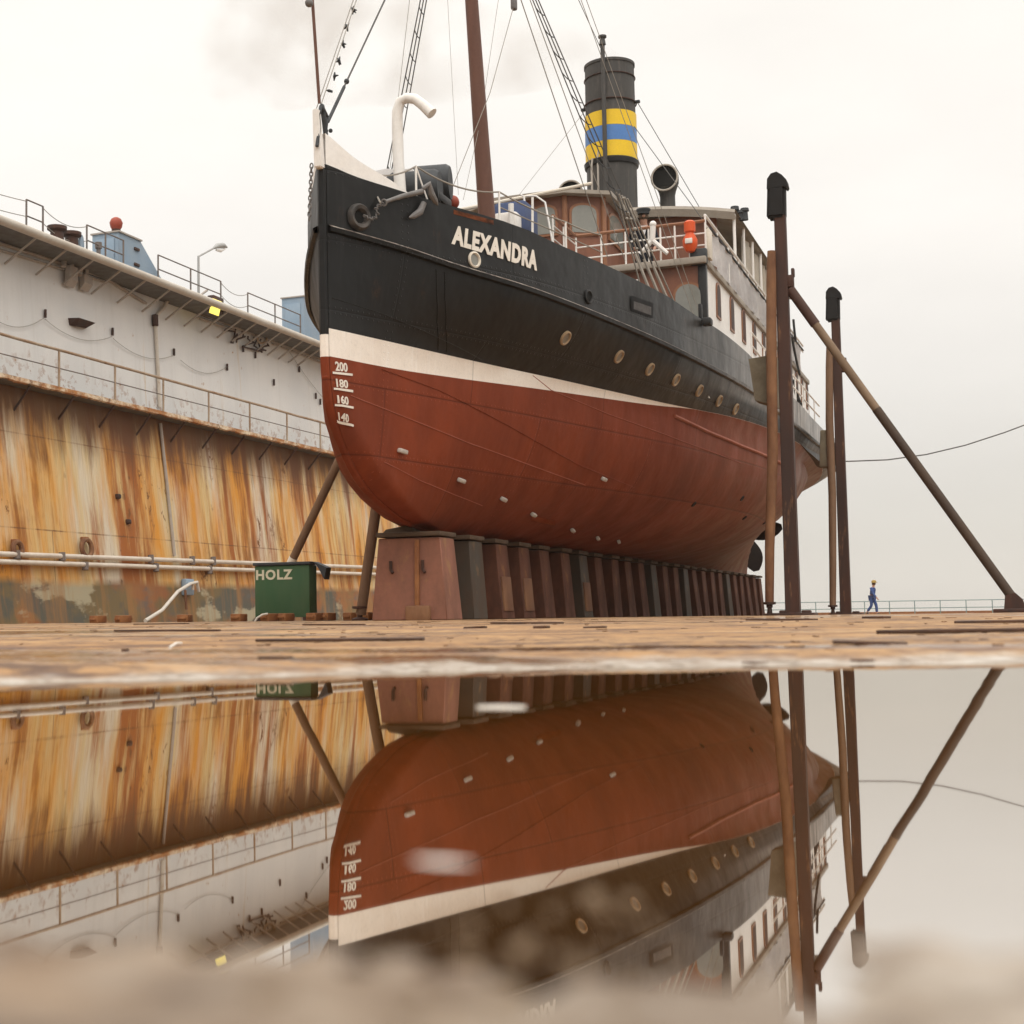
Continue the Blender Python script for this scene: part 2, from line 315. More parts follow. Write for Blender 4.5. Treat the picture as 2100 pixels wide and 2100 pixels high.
def water_mat():
    n = NB('muddy_puddle_water'); a = n.noise((1, 1, 1), 4, .6, 3)
    col = n.mixc(n.rng(a, .35, .65), (.085, .032, .004), (.07, .026, .003))
    n.bump(n.noise((1, 1, 1), 2, .5, 5, (3, 3, 3)), .06, .002)
    m = n.fin(col, .015, 0, .5); n.b.inputs['IOR'].default_value = 14.0; n.b.inputs['Specular Tint'].default_value = (1, .975, .93, 1); return m
M['water'] = water_mat()
nh = NB('harbour_water'); nh.bump(nh.noise((1, 1, 1), 5, .6, .6), .4, .2); M['sea'] = nh.fin((.10, .11, .11), .12)
nl = NB('lit_floodlight'); nl.b.inputs['Emission Color'].default_value = (1, .86, .16, 1); nl.b.inputs['Emission Strength'].default_value = 1.15; M['lamp_on'] = nl.fin((.8, .6, .1), .3)

# ------------------------------------------------------------------ mesh helpers
class MB:
    def __init__(s): s.bm = bmesh.new(); s.mi = 0
    def _f(s, vs, smooth=False):
        try:
            f = s.bm.faces.new(vs); f.material_index = s.mi; f.smooth = smooth; return f
        except ValueError: return None
    def box(s, c, size, rot=None, bevel=0.):
        c = Vector(c); hx, hy, hz = (x / 2 for x in size)
        m = rot if rot is not None else Matrix.Identity(3)
        v = [s.bm.verts.new(c + m @ Vector((x, y, z))) for x in (-hx, hx) for y in (-hy, hy) for z in (-hz, hz)]
        fs = [s._f([v[i] for i in q]) for q in ((0, 1, 3, 2), (4, 6, 7, 5), (0, 4, 5, 1), (2, 3, 7, 6), (0, 2, 6, 4), (1, 5, 7, 3))]
        if bevel:
            ed = list({e for f in fs for e in f.edges}); bmesh.ops.bevel(s.bm, geom=ed, offset=bevel, segments=2, profile=.5, affect='EDGES')
        return s
    def hexa(s, p):
        """8 corners: bottom 4 (ccw) then top 4"""
        v = [s.bm.verts.new(Vector(q)) for q in p]
        for q in ((3, 2, 1, 0), (4, 5, 6, 7), (0, 1, 5, 4), (1, 2, 6, 5), (2, 3, 7, 6), (3, 0, 4, 7)): s._f([v[i] for i in q])
        return s
    def poly(s, pts, ext):
        """closed outline swept along ext"""
        ext = Vector(ext); a = [s.bm.verts.new(Vector(p)) for p in pts]; b = [s.bm.verts.new(Vector(p) + ext) for p in pts]
        s._f(a[::-1]); s._f(b); n = len(a)
        for i in range(n): s._f((a[i], a[(i + 1) % n], b[(i + 1) % n], b[i]))
        return s
    def tube(s, pts, r, seg=8, cap=True, closed=False):
        pts = [Vector(p) for p in pts]; n = len(pts); rs = r if isinstance(r, (list, tuple)) else [r] * n
        rings = []; prev = None
        for i, p in enumerate(pts):
            if closed: t = pts[(i + 1) % n] - pts[i - 1]
            else: t = pts[min(i + 1, n - 1)] - pts[max(i - 1, 0)]
            t.normalize()
            if prev is None: a = t.orthogonal().normalized()
            else:
                a = prev - t * prev.dot(t)
                a = a.normalized() if a.length > 1e-6 else t.orthogonal().normalized()
            prev = a; b = t.cross(a)
            rings.append([s.bm.verts.new(p + (a * math.cos(k * 2 * math.pi / seg) + b * math.sin(k * 2 * math.pi / seg)) * rs[i]) for k in range(seg)])
        m = n if closed else n - 1
        for i in range(m):
            A, B = rings[i], rings[(i + 1) % n]
            for k in range(seg): s._f((A[k], A[(k + 1) % seg], B[(k + 1) % seg], B[k]), True)
        if cap and not closed: s._f(rings[0][::-1]); s._f(rings[-1])
        return s
    def lathe(s, prof, c, axis=(0, 0, 1), seg=24, smooth=True):
        """prof: (radius, height) pairs turned about axis through c"""
        ax = Vector(axis).normalized(); a = ax.orthogonal().normalized(); b = ax.cross(a); c = Vector(c); rings = []
        for r, h in prof:
            if r < 1e-6: rings.append([s.bm.verts.new(c + ax * h)])
            else: rings.append([s.bm.verts.new(c + ax * h + (a * math.cos(k * 2 * math.pi / seg) + b * math.sin(k * 2 * math.pi / seg)) * r) for k in range(seg)])
        for A, B in zip(rings, rings[1:]):
            for k in range(seg):
                k2 = (k + 1) % seg
                if len(A) == 1 and len(B) == 1: continue
                if len(A) == 1: s._f((A[0], B[k2], B[k]), smooth)
                elif len(B) == 1: s._f((A[k], A[k2], B[0]), smooth)
                else: s._f((A[k], A[k2], B[k2], B[k]), smooth)
        return s
    def ring(s, c, axis, R_, r, seg=24, rs=8):
        ax = Vector(axis).normalized(); a = ax.orthogonal().normalized(); b = ax.cross(a); c = Vector(c)
        return s.tube([c + (a * math.cos(k * 2 * math.pi / seg) + b * math.sin(k * 2 * math.pi / seg)) * R_ for k in range(seg)], r, rs, closed=True)
    def ball(s, c, r, u=14, v=9, scale=(1, 1, 1)):
        c = Vector(c); rings = []
        for i in range(v + 1):
            th = math.pi * i / v
            if i in (0, v): rings.append([s.bm.verts.new(c + Vector((0, 0, r * math.cos(th) * scale[2])))])
            else: rings.append([s.bm.verts.new(c + Vector((r * math.sin(th) * math.cos(k * 2 * math.pi / u) * scale[0], r * math.sin(th) * math.sin(k * 2 * math.pi / u) * scale[1], r * math.cos(th) * scale[2]))) for k in range(u)])
        for A, B in zip(rings, rings[1:]):
            for k in range(u):
                k2 = (k + 1) % u
                if len(A) == 1: s._f((A[0], B[k], B[k2]), True)
                elif len(B) == 1: s._f((A[k2], A[k], B[0]), True)
                else: s._f((A[k], B[k], B[k2], A[k2]), True)
        return s
    def grid(s, rows, smooth=True, mats=None):
        vs = [[s.bm.verts.new(Vector(p)) for p in r] for r in rows]
        for i in range(len(vs) - 1):
            if mats: s.mi = mats[i]
            for j in range(len(vs[0]) - 1): s._f((vs[i][j], vs[i][j + 1], vs[i + 1][j + 1], vs[i + 1][j]), smooth)
        return s

ORG = {}
def obj(name, mb, mat, parent=None, fix=True, sharp=None):
    """link the collected shape as ONE mesh object (shape given in world coordinates)"""
    bm = mb.bm if isinstance(mb, MB) else mb
    if fix: bmesh.ops.recalc_face_normals(bm, faces=bm.faces)
    org = ORG[parent.name] if parent is not None else Vector((0, 0, 0))
    if org.length: bmesh.ops.translate(bm, vec=-org, verts=bm.verts)
    me = bpy.data.meshes.new(name); bm.to_mesh(me); bm.free()
    for m in (mat if isinstance(mat, (list, tuple)) else [mat]): me.materials.append(m)
    me.set_sharp_from_angle(angle=R(38))
    o = bpy.data.objects.new(name, me); COL.objects.link(o)
    if parent is not None: o.parent = parent
    ORG[o.name] = org
    return o
def tag(o, label=None, cat=None, group=None, kind=None):
    for k, v in (('label', label), ('category', cat), ('group', group), ('kind', kind)):
        if v: o[k] = v
    return o
def thing(name, label, cat, loc=(0, 0, 0), group=None):
    o = bpy.data.objects.new(name, None); COL.objects.link(o); o.location = loc; o.empty_display_size = .3
    ORG[o.name] = Vector(loc); return tag(o, label, cat, group)
def solo(name, mb, mat, label, cat, loc, group=None):
    """a thing that is a single mesh, its origin at loc"""
    bm = mb.bm; bmesh.ops.recalc_face_normals(bm, faces=bm.faces); bmesh.ops.translate(bm, vec=-Vector(loc), verts=bm.verts)
    me = bpy.data.meshes.new(name); bm.to_mesh(me); bm.free(); me.materials.append(mat); me.set_sharp_from_angle(angle=R(38))
    o = bpy.data.objects.new(name, me); COL.objects.link(o); o.location = loc; return tag(o, label, cat, group)
def copy_tree(o, parent=None):
    c = o.copy(); COL.objects.link(c)
    if parent: c.parent = parent
    for ch in [q for q in bpy.data.objects if q.parent == o]: copy_tree(ch, c)
    return c
def text_bm(txt, size, bold=0.0, ext=.004, space=1.0, align='LEFT'):
    cu = bpy.data.curves.new('lettering', 'FONT'); cu.body = txt; cu.size = size; cu.offset = bold; cu.extrude = ext; cu.space_character = space; cu.align_x = align
    cu.resolution_u = 3
    o = bpy.data.objects.new('lettering', cu); COL.objects.link(o)
    dg = bpy.context.evaluated_depsgraph_get(); me = o.evaluated_get(dg).to_mesh(); bm = bmesh.new(); bm.from_mesh(me)
    o.evaluated_get(dg).to_mesh_clear(); bpy.data.objects.remove(o); bpy.data.curves.remove(cu)
    return bm
def rot_to(d):
    return Vector(d).to_track_quat('Z', 'Y').to_matrix()
def sag(a, b, drop, n=14):
    a, b = Vector(a), Vector(b); return [a.lerp(b, i / n) - Vector((0, 0, drop * 4 * (i / n) * (1 - i / n))) for i in range(n + 1)]

# ------------------------------------------------------------------ ground
def lerp_table(x, t):
    if x <= t[0][0]: return t[0][1]
    for (a, b), (c, d) in zip(t, t[1:]):
        if x <= c: return b + (d - b) * (x - a) / (c - a)
    return t[-1][1]
def sstep(a, b, x):
    t = max(0., min(1., (x - a) / (b - a))); return t * t * (3 - 2 * t)
def zwater(x, y): return .025 + .0061 * x - .0039 * y
FAR_RIM = [(-2.6, .1), (-2.0, .75), (-1.5, 1.12), (-1.06, 1.39), (-.79, 1.68), (-.58, 1.86), (-.31, 1.96), (.03, 2.07), (.5, 2.05), (1.0, 1.7), (1.6, .9), (1.9, .1)]
NEAR_RIM = [(-2.0, .42), (-1.2, .34), (-.5, .28), (-.2, .246), (-.14, .228), (-.10, .224), (-.07, .226), (-.04, .236), (-.02, .246), (.01, .262), (.06, .28), (.3, .3), (1.5, .2)]
def zfloor_far(x, y): return .04 - .0028 * max(0, y - 22) + .0012 * max(0, -x - 8)
def nz3(x, y, s, o=0.): return noise.noise(Vector((x * s + o, y * s - o, o * 1.7)))
def ground(x, y):
    """height of the deck and how silty it is, painted sky sheen included"""
    w = zwater(max(-3, min(3, x)), max(-1, min(6, y)))
    d1 = y - lerp_table(x, FAR_RIM) + .035 * nz3(x, y, 4.) + .02 * nz3(x, y, 14., 3.)
    d2 = lerp_table(x, NEAR_RIM) + .009 + .012 * sstep(-.06, .0, x) - y + .022 * nz3(x, y, 16., 5.) + .014 * nz3(x, y, 45., 9.)
    if x < -2.6 or x > 1.9: d1 = max(d1, .3)
    d = max(d1, d2 * 1.0)
    near = w + (min(.016, .06 * d) if d > 0 else max(-.02, .05 * d))
    near += .0018 * nz3(x, y, 30., 2.) * sstep(-.2, .1, d) + .003 * nz3(x, y, 5., 7.) * sstep(.1, .5, d) + .0011 * nz3(x, y, 90., 4.) * (1 if y < 2.6 else 0)
    r = math.hypot(x, y); t = sstep(2.6, 7., r)
    far = zfloor_far(x, y) + .004 * nz3(x, y, .8, 1.) * sstep(3, 6, r) + .0025 * nz3(x, y, 3.1, 6.)
    silt_sheen = sstep(-.3, -.02, d) * (1 - sstep(.02, .18, d1 + .10 * nz3(x, y, 6., 8.) + .07 * nz3(x, y, 20., 3.))) if d1 > d2 else min(1., .72 + .25 * nz3(x, y, 20., 4.) + .3 * sstep(-.05, .0, x)) * sstep(-.1, .02, d)  # far rim: wet ground's sky sheen painted as pale colour; near bank: silty ground
    soak = sstep(-.06, .02, d2) * (1 - .55 * sstep(-.05, .01, x)) if d2 > d1 else 0.
    return near * (1 - t) + far * t, silt_sheen, soak
def build_floor():
    X0, X1, Y0, Y1 = -25.3, 11., -14., 124.
    ang = [R(a / 100) for a in range(-4700, 1600, 16)] + [R(a) for a in range(16, 313, 3)]
    NR = 470; verts = [(0, 0, ground(0, 0)[0])]; sl_ = [1.]; sk_ = [1.]; faces = []
    for a in ang:
        dx, dy = math.sin(a), math.cos(a)
        rm = min((X1 / dx if dx > 1e-9 else X0 / dx if dx < -1e-9 else 1e9), (Y1 / dy if dy > 1e-9 else Y0 / dy if dy < -1e-9 else 1e9))
        for k in range(NR):
            r = .06 * (rm / .06) ** (k / (NR - 1)); x, y = r * dx, r * dy; z, s, w_ = ground(x, y); verts.append((x, y, z)); sl_.append(s); sk_.append(w_)
    n = len(ang)
    for i in range(n):
        j = (i + 1) % n; a, b = 1 + i * NR, 1 + j * NR
        faces.append((0, b, a)[::-1])
        for k in range(NR - 1): faces.append((a + k, b + k, b + k + 1, a + k + 1)[::-1])
    me = bpy.data.meshes.new('dock_floor'); me.from_pydata(verts, [], faces); me.update()
    at = me.attributes.new('silt_sheen', 'FLOAT', 'POINT'); at.data.foreach_set('value', sl_); at2 = me.attributes.new('soak', 'FLOAT', 'POINT'); at2.data.foreach_set('value', sk_)
    me.polygons.foreach_set('use_smooth', [True] * len(faces))
    me.materials.append(M['floor']); o = bpy.data.objects.new('dock_floor', me); COL.objects.link(o); tag(o, kind='structure')
    # blend the silty near bank and the far rim's painted sky sheen into the deck
    t = M['floor'].node_tree; b = t.nodes['Principled BSDF']; outn = [q for q in t.nodes if q.type == 'OUTPUT_MATERIAL'][0]
    st = M['silt_sheen'].node_tree
    atn = t.nodes.new('ShaderNodeAttribute'); atn.attribute_name = 'silt_sheen'
    base = b.inputs['Base Color'].links[0].from_socket; rg = b.inputs['Roughness'].links[0].from_socket
    tc = [q for q in t.nodes if q.type == 'TEX_COORD'][0]
    def nzz(sc, off):
        mp = t.nodes.new('ShaderNodeMapping'); mp.inputs['Location'].default_value = off; n = t.nodes.new('ShaderNodeTexNoise'); n.inputs['Scale'].default_value = sc; n.inputs['Detail'].default_value = 7; n.inputs['Roughness'].default_value = .7
        t.links.new(tc.outputs['Object'], mp.inputs[0]); t.links.new(mp.outputs[0], n.inputs['Vector']); return n.outputs[0]
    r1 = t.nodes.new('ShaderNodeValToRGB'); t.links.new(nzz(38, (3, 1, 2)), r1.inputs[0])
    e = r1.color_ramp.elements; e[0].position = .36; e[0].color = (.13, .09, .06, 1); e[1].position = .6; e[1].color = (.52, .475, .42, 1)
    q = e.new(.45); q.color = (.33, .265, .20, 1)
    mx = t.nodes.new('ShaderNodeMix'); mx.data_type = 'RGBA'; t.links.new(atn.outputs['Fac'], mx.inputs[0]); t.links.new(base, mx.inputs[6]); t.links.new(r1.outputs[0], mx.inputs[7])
    an2 = t.nodes.new('ShaderNodeAttribute'); an2.attribute_name = 'soak'
    mz = t.nodes.new('ShaderNodeMix'); mz.data_type = 'RGBA'; mz.blend_type = 'MULTIPLY'; t.links.new(an2.outputs['Fac'], mz.inputs[0]); t.links.new(mx.outputs[2], mz.inputs[6]); mz.inputs[7].default_value = (.56, .50, .43, 1)
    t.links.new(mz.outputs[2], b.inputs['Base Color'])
    m2 = t.nodes.new('ShaderNodeMix'); m2.data_type = 'RGBA'; t.links.new(atn.outputs['Fac'], m2.inputs[0]); t.links.new(rg, m2.inputs[6]); m2.inputs[7].default_value = (.38, .38, .38, 1)
    t.links.new(m2.outputs[2], b.inputs['Roughness'])
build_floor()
m = MB(); m.grid([[(x, y, zwater(x, y)) for x in (-2.9, -1.5, 0, 1.2, 2.2)] for y in (-.1, .8, 1.6, 2.6)])
tag(obj('puddle_water', m, M['water']), kind='structure')
m = MB(); m.grid([[(x, y, -3.2) for x in (-1500, 0, 1500)] for y in (-300, 600, 2500)]); tag(obj('harbour_water', m, M['sea']), kind='structure')

# ------------------------------------------------------------------ the dock's side wall
WX = -24.9                                                           # edge of both walkways
YW0, YW1 = -6., 122.
zE = atX(0, 766, WX).z; zT = atX(0, 440, WX).z; zB = -.25
wall = thing('dock_wall', 'tall steel side wall of the floating dock, rusty below and grey above', 'dock wall', (WX, 40, 0))
m = MB(); ys = [YW0 + (YW1 - YW0) * i / 60 for i in range(61)]
def wall_sheet(m, x0, z0, x1, z1, th):
    m.hexa([(x0, YW0, z0), (x0, YW1, z0), (x0 - th, YW1, z0), (x0 - th, YW0, z0), (x1, YW0, z1), (x1, YW1, z1), (x1 - th, YW1, z1), (x1 - th, YW0, z1)])
wall_sheet(m, WX - .05, zB, WX - .62, zE - .12, 2.5); obj('lower_wall', m, M['wall_low'], wall)
m = MB(); wall_sheet(m, WX - 1.08, zE, WX - 1.30, zT - .22, 1.6); obj('upper_wall', m, M['wall_up'], wall)
m = MB(); m.box((WX - .85, (YW0 + YW1) / 2, zE - .06), (1.64, YW1 - YW0, .1)); obj('walkway_plate', m, M['soffit'], wall)
# ragged, flaking edge of the walkway
m = MB(); n = 900; rows = []
for i in range(n + 1):
    y = 14 + 76 * i / n; a = .035 * noise.noise(Vector((y * 1.6, 1, 0))) + .03 * noise.noise(Vector((y * 6, 2, 0)))
    rows.append([(WX - .05, y, zE + .03), (WX + .02 + a * .3, y, zE + .025), (WX + .03 + a * .4, y, zE - .10 - a), (WX - .05, y, zE - .13 - a * 1.3), (WX - .05, y, zE + .03)])
m.grid(rows, smooth=False); obj('walkway_edge', m, M['edge_rust'], wall)
m = MB()
for k in range(0, 34):
    y = 14.6 + k * 2.15; m.tube([(WX - .02, y, zE - .16), (WX - .62, y, zE - .85)], .035, 6)
obj('walkway_bracket', m, M['rust_dark'], wall)
m = MB(); m.box((WX - .95, (YW0 + YW1) / 2, zT - .17), (1.72, YW1 - YW0, .08)); obj('top_deck', m, M['soffit'], wall)
m = MB(); m.tube([(WX - .05, YW0, zT - .12), (WX - .05, YW1, zT - .12)], .13, 14); obj('edge_beam', m, M['edge_grey'], wall)
tops = [62, 125, 180, 236, 288, 338, 385, 422, 456, 488, 515, 541, 565, 588, 610, 630, 648]
for x in tops:
    y = atX(x, 520, WX - .3).y; m = MB(); m.tube([(WX - .1, y, zT - .22), (WX - 1.2, y + .0, zT - .86)], .036, 6); obj('top_bracket', m, M['brkt_grey'], wall)
for k in range(1, 20):
    m = MB(); y = atX(648, 520, WX - .3).y + k * 2.6; m.tube([(WX - .1, y, zT - .22), (WX - 1.2, y, zT - .86)], .036, 6); obj('top_bracket', m, M['brkt_grey'], wall)
# long pipes under the top walkway
def wx_up(z): return WX - 1.08 - .22 * (z - zE) / (zT - .22 - zE) + .08
def on_up(x, y, off=0.):
    p = atX(x, y, WX - 1.1)
    for _ in range(4): p = atX(x, y, wx_up(p.z) + off)
    return p
def wx_lo(z): return WX - .05 - .57 * (z - zB) / (zE - .12 - zB)
def on_lo(x, y, off=.06):
    p = atX(x, y, WX - .3)
    for _ in range(4): p = atX(x, y, wx_lo(p.z) + off)
    return p
for a, b, r in (((-40, 486), (205, 566), .05), ((-40, 500), (215, 578), .04), ((200, 560), (300, 622), .045), ((405, 640), (530, 690), .05), ((410, 652), (480, 678), .05), ((530, 690), (700, 752), .05), ((560, 705), (700, 760), .04)):
    m = MB(); m.tube([on_up(*a), on_up(*b)], r, 8); obj('service_pipe', m, M['brkt_grey'], wall)
m = MB(); p = [on_up(x, y) for x, y in ((405, 640), (405, 610), (425, 595))]; m.tube(p, .045, 8); obj('service_pipe', m, M['brkt_grey'], wall)
# the goose-neck vents hanging below the top walkway
for x0, y0, w, h in ((140, 527, 10, 62), (171, 545, 8, 52)):
    p = [on_up(x0 - w, y0 + 20, .2), on_up(x0 - w * .8, y0 + 4, .2), on_up(x0, y0 - 3, .2), on_up(x0 + w * .8, y0 + 5, .2), on_up(x0 + w * .6, y0 + 24, .15)]
    m = MB(); m.tube(p, .085, 8); obj('goose_neck', m, M['brkt_grey'], wall)
    a = on_up(x0 + w * .4, y0 + 20, .12); b = on_up(x0 + w * .4, y0 + h, .05); m = MB(); m.hexa([(a.x - .05, a.y - .2, b.z), (a.x + .12, a.y - .2, b.z + .2), (a.x + .12, a.y + .25, b.z + .2), (a.x - .05, a.y + .25, b.z), (a.x - .05, a.y - .2, a.z), (a.x + .12, a.y - .2, a.z), (a.x + .12, a.y + .25, a.z), (a.x - .05, a.y + .25, a.z)]); obj('vent_box', m, M['brkt_grey'], wall)
for pts in ([(272, 555), (272, 575), (262, 580), (250, 575)], [(350, 588), (352, 608), (340, 612)], [(348, 592), (347, 612), (375, 618), (376, 590)]):
    m = MB(); m.tube([on_up(x, y, .12) for x, y in pts], .07, 8); obj('goose_neck', m, M['pipe_white'], wall)
# conduit down the upper wall and on down the lower one
m = MB(); m.tube([on_up(346, 612, .1), on_up(335, 632), on_up(318, 650), on_up(319, 668)] + [on_up(319 + 9 * i / 6, 668 + (836 - 668) * i / 6) for i in range(1, 7)], .065, 8); obj('conduit', m, M['pipe_white'], wall)
m = MB(); m.tube([on_up(318, 646, .03), on_up(318.5, 668, .03)], .11, 8); obj('junction_box', m, M['rust_dark'], wall)
m = MB(); m.tube([on_lo(329 + 29 * i / 6, 868 + (1140 - 868) * i / 6) for i in range(7)], .055, 8); obj('conduit', m, M['brkt_grey'], wall)
# loops of chain and small brackets on the upper wall
for pts in ([(-30, 640), (90, 652)], [(92, 654), (230, 690)], [(232, 694), (358, 728)], [(370, 738), (466, 752)], [(590, 716), (668, 822)]):
    m = MB(); m.tube(sag(on_up(*pts[0]), on_up(*pts[1]), .35 if pts[0][0] < 500 else .1), .009, 5); obj('wall_chain', m, M['rope'], wall)
for x, y in ((93, 643), (231, 680), (357, 722), (466, 753), (499, 715), (524, 728), (562, 784), (614, 757), (648, 812), (657, 824)):
    p = on_up(x, y, -.02); m = MB(); m.box(p, (.07, .07, .26), bevel=.015); obj('cleat', m, M['rust_dark'], wall)
p = on_up(163, 664, 0); m = MB(); m.hexa([(p.x - .1, p.y - .45, p.z - .12), (p.x + .1, p.y - .3, p.z - .12), (p.x + .1, p.y + .2, p.z - .12), (p.x - .1, p.y + .5, p.z - .05), (p.x - .1, p.y - .5, p.z + .1), (p.x + .3, p.y - .45, p.z + .08), (p.x + .3, p.y + .45, p.z + .08), (p.x - .1, p.y + .6, p.z + .1)]); obj('bracket_step', m, M['rust_dark'], wall)
# tangle of old cable by the floodlight
for k in range(7):
    a = (470 + k * 13, 672 + k * 5 + random.uniform(-6, 6)); m = MB()
    m.tube([on_up(a[0] + random.uniform(-7, 9) * i / 2, a[1] + i * random.uniform(2, 7), .1 * random.random()) for i in range(6)], .035, 6); obj('hanging_cable', m, M['rust_dark'], wall)
m = MB(); m.tube([on_up(537 + 10 * math.cos(t), 690 + 14 * math.sin(t), .1) for t in [i * .5 for i in range(9)]], .05, 6); obj('hanging_cable', m, M['rust_rail'], wall)
# floodlight
fl = obj('floodlight', MB().box(atX(442, 628, WX - .35) + Vector((0, 0, .04)), (.30, .74, .60), bevel=.05), M['rust_dark'], wall)
p = atX(442, 630, WX - .17); m = MB(); m.box(p, (.04, .66, .52), Matrix.Rotation(R(16), 3, 'Y'), bevel=.015); obj('lamp_glass', m, M['lamp_on'], fl)
# pipes, ring and painted patches low on the wall
for (a, b) in (((0, 1136), (741, 1163)), ((0, 1152), (741, 1177))):
    p, q = on_lo(*a, .16), on_lo(*b, .16); d = (q - p); m = MB(); m.tube([p - d * .5, p, q, q + d * 1.2], .075, 10); obj('low_pipe', m, M['pipe_white'], wall)
m = MB()
for x, y in ((35, 1137), (128, 1141), (310, 1146), (395, 1149), (438, 1150)): m.tube([on_lo(x - 1, y - 8, .16), on_lo(x, y + 9, .16)], .10, 8)
obj('pipe_clamp', m, M['rail_grey'], wall)
m = MB()
for x, y in ((175, 1161), (430, 1169), (320, 1164)): m.tube([on_lo(x, y - 8, .16), on_lo(x, y + 8, .16)], .10, 8)
obj('pipe_clamp', m, M['rail_grey'], wall)
for x, y, r in ((178, 1124, .26), (36, 1126, .2)):
    p = on_lo(x, y, .14); m = MB(); m.ring(p, (1, 0, .1), r, .075, 24, 8); obj('mooring_ring', m, M['rust_pipe'], wall)
    m = MB(); m.box(p + Vector((-.1, 0, r)), (.25, .2, .16), bevel=.03); obj('ring_plate', m, M['rust_block'], wall)
for x, y in ((241, 1018), (262, 1070)):
    p = on_lo(x, y, .02); m = MB(); m.box(p, (.2, .2, .16), bevel=.05); obj('lug', m, M['rust_dark'], wall)
# railing of the lower walkway
rail = thing('walkway_railing', 'long rusty handrail along the walkway halfway up the dock wall', 'railing', (WX, 40, zE))
zr = atX(335, 776.7, WX - .08).z
pxs = [121, 236, 335, 428, 512, 588, 656]; yy = [atX(x, 820, WX - .08).y for x in pxs]; st = (yy[-1] - yy[0]) / 6
yy = [yy[0] - st * k for k in range(7, 0, -1)] + yy + [yy[-1] + st * k for k in range(1, 16)]
for y in yy:
    m = MB(); m.tube([(WX - .08, y, zE), (WX - .08, y, zr)], .035, 8); obj('post', m, M['rust_rail'], rail)
for z, r, mt in ((zr, .045, 'rust_rail'), (zE + (zr - zE) * .52, .018, 'rail_grey')):
    m = MB(); pts = []
    for i in range(60): y = yy[0] - 1 + (yy[-1] - yy[0] + 2) * i / 59; pts.append((WX - .08, y, z + .015 * noise.noise(Vector((y * .4, z, 0)))))
    m.tube(pts, r, 8); obj('handrail', m, M[mt], rail)
# the broken runs of railing on top of the wall
LBL = ['short rail section of two posts at the left end of the wall top', 'dark rail section beside the blue housing on the wall top', 'dark rail section around the lamp post on the wall top', 'dark rail section on the wall top nearest the ship bow']
hs = []
for i, (a, b, n) in enumerate(((54, 88, 2), (178, 253, 3), (324, 452, 3), (507, 614, 3))):
    XR = WX - .55; ya, yb = atX(a, 470, XR).y, atX(b, 470, XR).y
    t = thing('rail_section', LBL[i], 'railing', (XR, ya, zT - .13), 'rail sections on top of the dock wall'); h = atX(54, 412, XR).z if i == 0 else zT + 1.0
    h = zT + 1.0; hs.append((ya, yb, h))
    for k in range(n):
        y = ya + (yb - ya) * k / (n - 1); m = MB(); m.tube([(XR, y, zT - .13), (XR, y, h)], .03, 6); obj('post', m, M['rail_grey'], t)
    for q in (1., .52, .12):
        m = MB(); m.tube([(XR, ya, zT + (h - zT) * q), (XR, yb, zT + (h - zT) * q)], .024, 6); obj('rail', m, M['rail_grey'], t)
XR = WX - .55
for i, (y0, y1) in enumerate(((hs[0][0] - 7, hs[0][0]), (hs[0][1], hs[1][0]), (hs[2][1], hs[3][0]))):
    m = MB()
    for z in (zT + .95, zT + .5): m.tube(sag((XR, y0, z), (XR, y1, z), .22), .013, 5)
    solo('safety_chain', m, M['rope'], ['safety chain at the far left end of the wall top', 'safety chain across the gap by the two bollards', 'safety chain between the lamp post rails and the last rails'][i], 'chain', (XR, y0, zT + .9), 'safety chains on top of the dock wall')
# blue stair housings, beacon, lamp, bollards on the wall top
def housing(xa, xb, xc, ytop, label, full=True):
    X0, X1 = WX - .75, WX - 1.75
    ya, yb, yc = (atX(x, 520, X0).y for x in (xa, xb, xc)); zt = atX(xa, ytop, X0).z
    t = thing('stair_housing', label, 'stair housing', ((X0 + X1) / 2, ya, zT - .13), 'blue housings on top of the dock wall')
    m = MB(); m.poly([(X0, ya, zT - .13), (X0, yc, zT - .13), (X0, yb, zt), (X0, ya, zt)], (X1 - X0, 0, 0)); obj('casing', m, M['blue_steel'], t)
    m = MB(); m.box(((X0 + X1) / 2, (ya + yb) / 2, zt + .03), (1.1, yb - ya + .1, .05)); obj('roof', m, M['brkt_grey'], t)
    for z in (.35, .75):
        m = MB(); m.box((X0 + .03, ya + (yb - ya) * .8, zT + (zt - zT) * z), (.06, .3, .1), bevel=.02); obj('hinge', m, M['rust_dark'], t)
    m = MB(); m.box((X0 - .5, ya - .02, zT + (zt - zT) * .46), (.7, .04, (zt - zT) * .82), bevel=.01); obj('door', m, M['blue_steel'], t)
    return t, Vector((X0 - .25, ya + .25, zt + .05))
_, bp = housing(243, 288, 350, 476, 'blue steel stair housing with a sloping back and a red beacon on it')
housing(622, 668, 720, 608, 'blue steel stair housing on the wall top half hidden by the bow')
t = thing('warning_beacon', 'round red beacon on top of the blue stair housing', 'beacon', bp)
m = MB(); m.lathe([(0, 0), (.15, 0), (.15, .12), (0, .12)], bp, seg=12); obj('base', m, M['rust_dark'], t)
m = MB(); m.lathe([(.12, .1), (.19, .2), (.22, .34), (.16, .47), (.08, .52), (0, .54)], bp, seg=14); obj('lamp_dome', m, M['red'], t)
lp = atX(407, 588, WX - .7); lp.z = zT - .13; lt = atX(407, 526, WX - .7)
t = thing('lamp_post', 'thin street lamp with a bent arm on the dock wall top', 'street lamp', lp)
arm = [lt, lt + Vector((0, .25, .25)), lt + (atX(438, 509, WX - .7) - lt)]
m = MB(); m.tube([lp, lt] + arm[2:], [.05, .045, .035], 8); obj('pole', m, M['lamp_grey'], t)
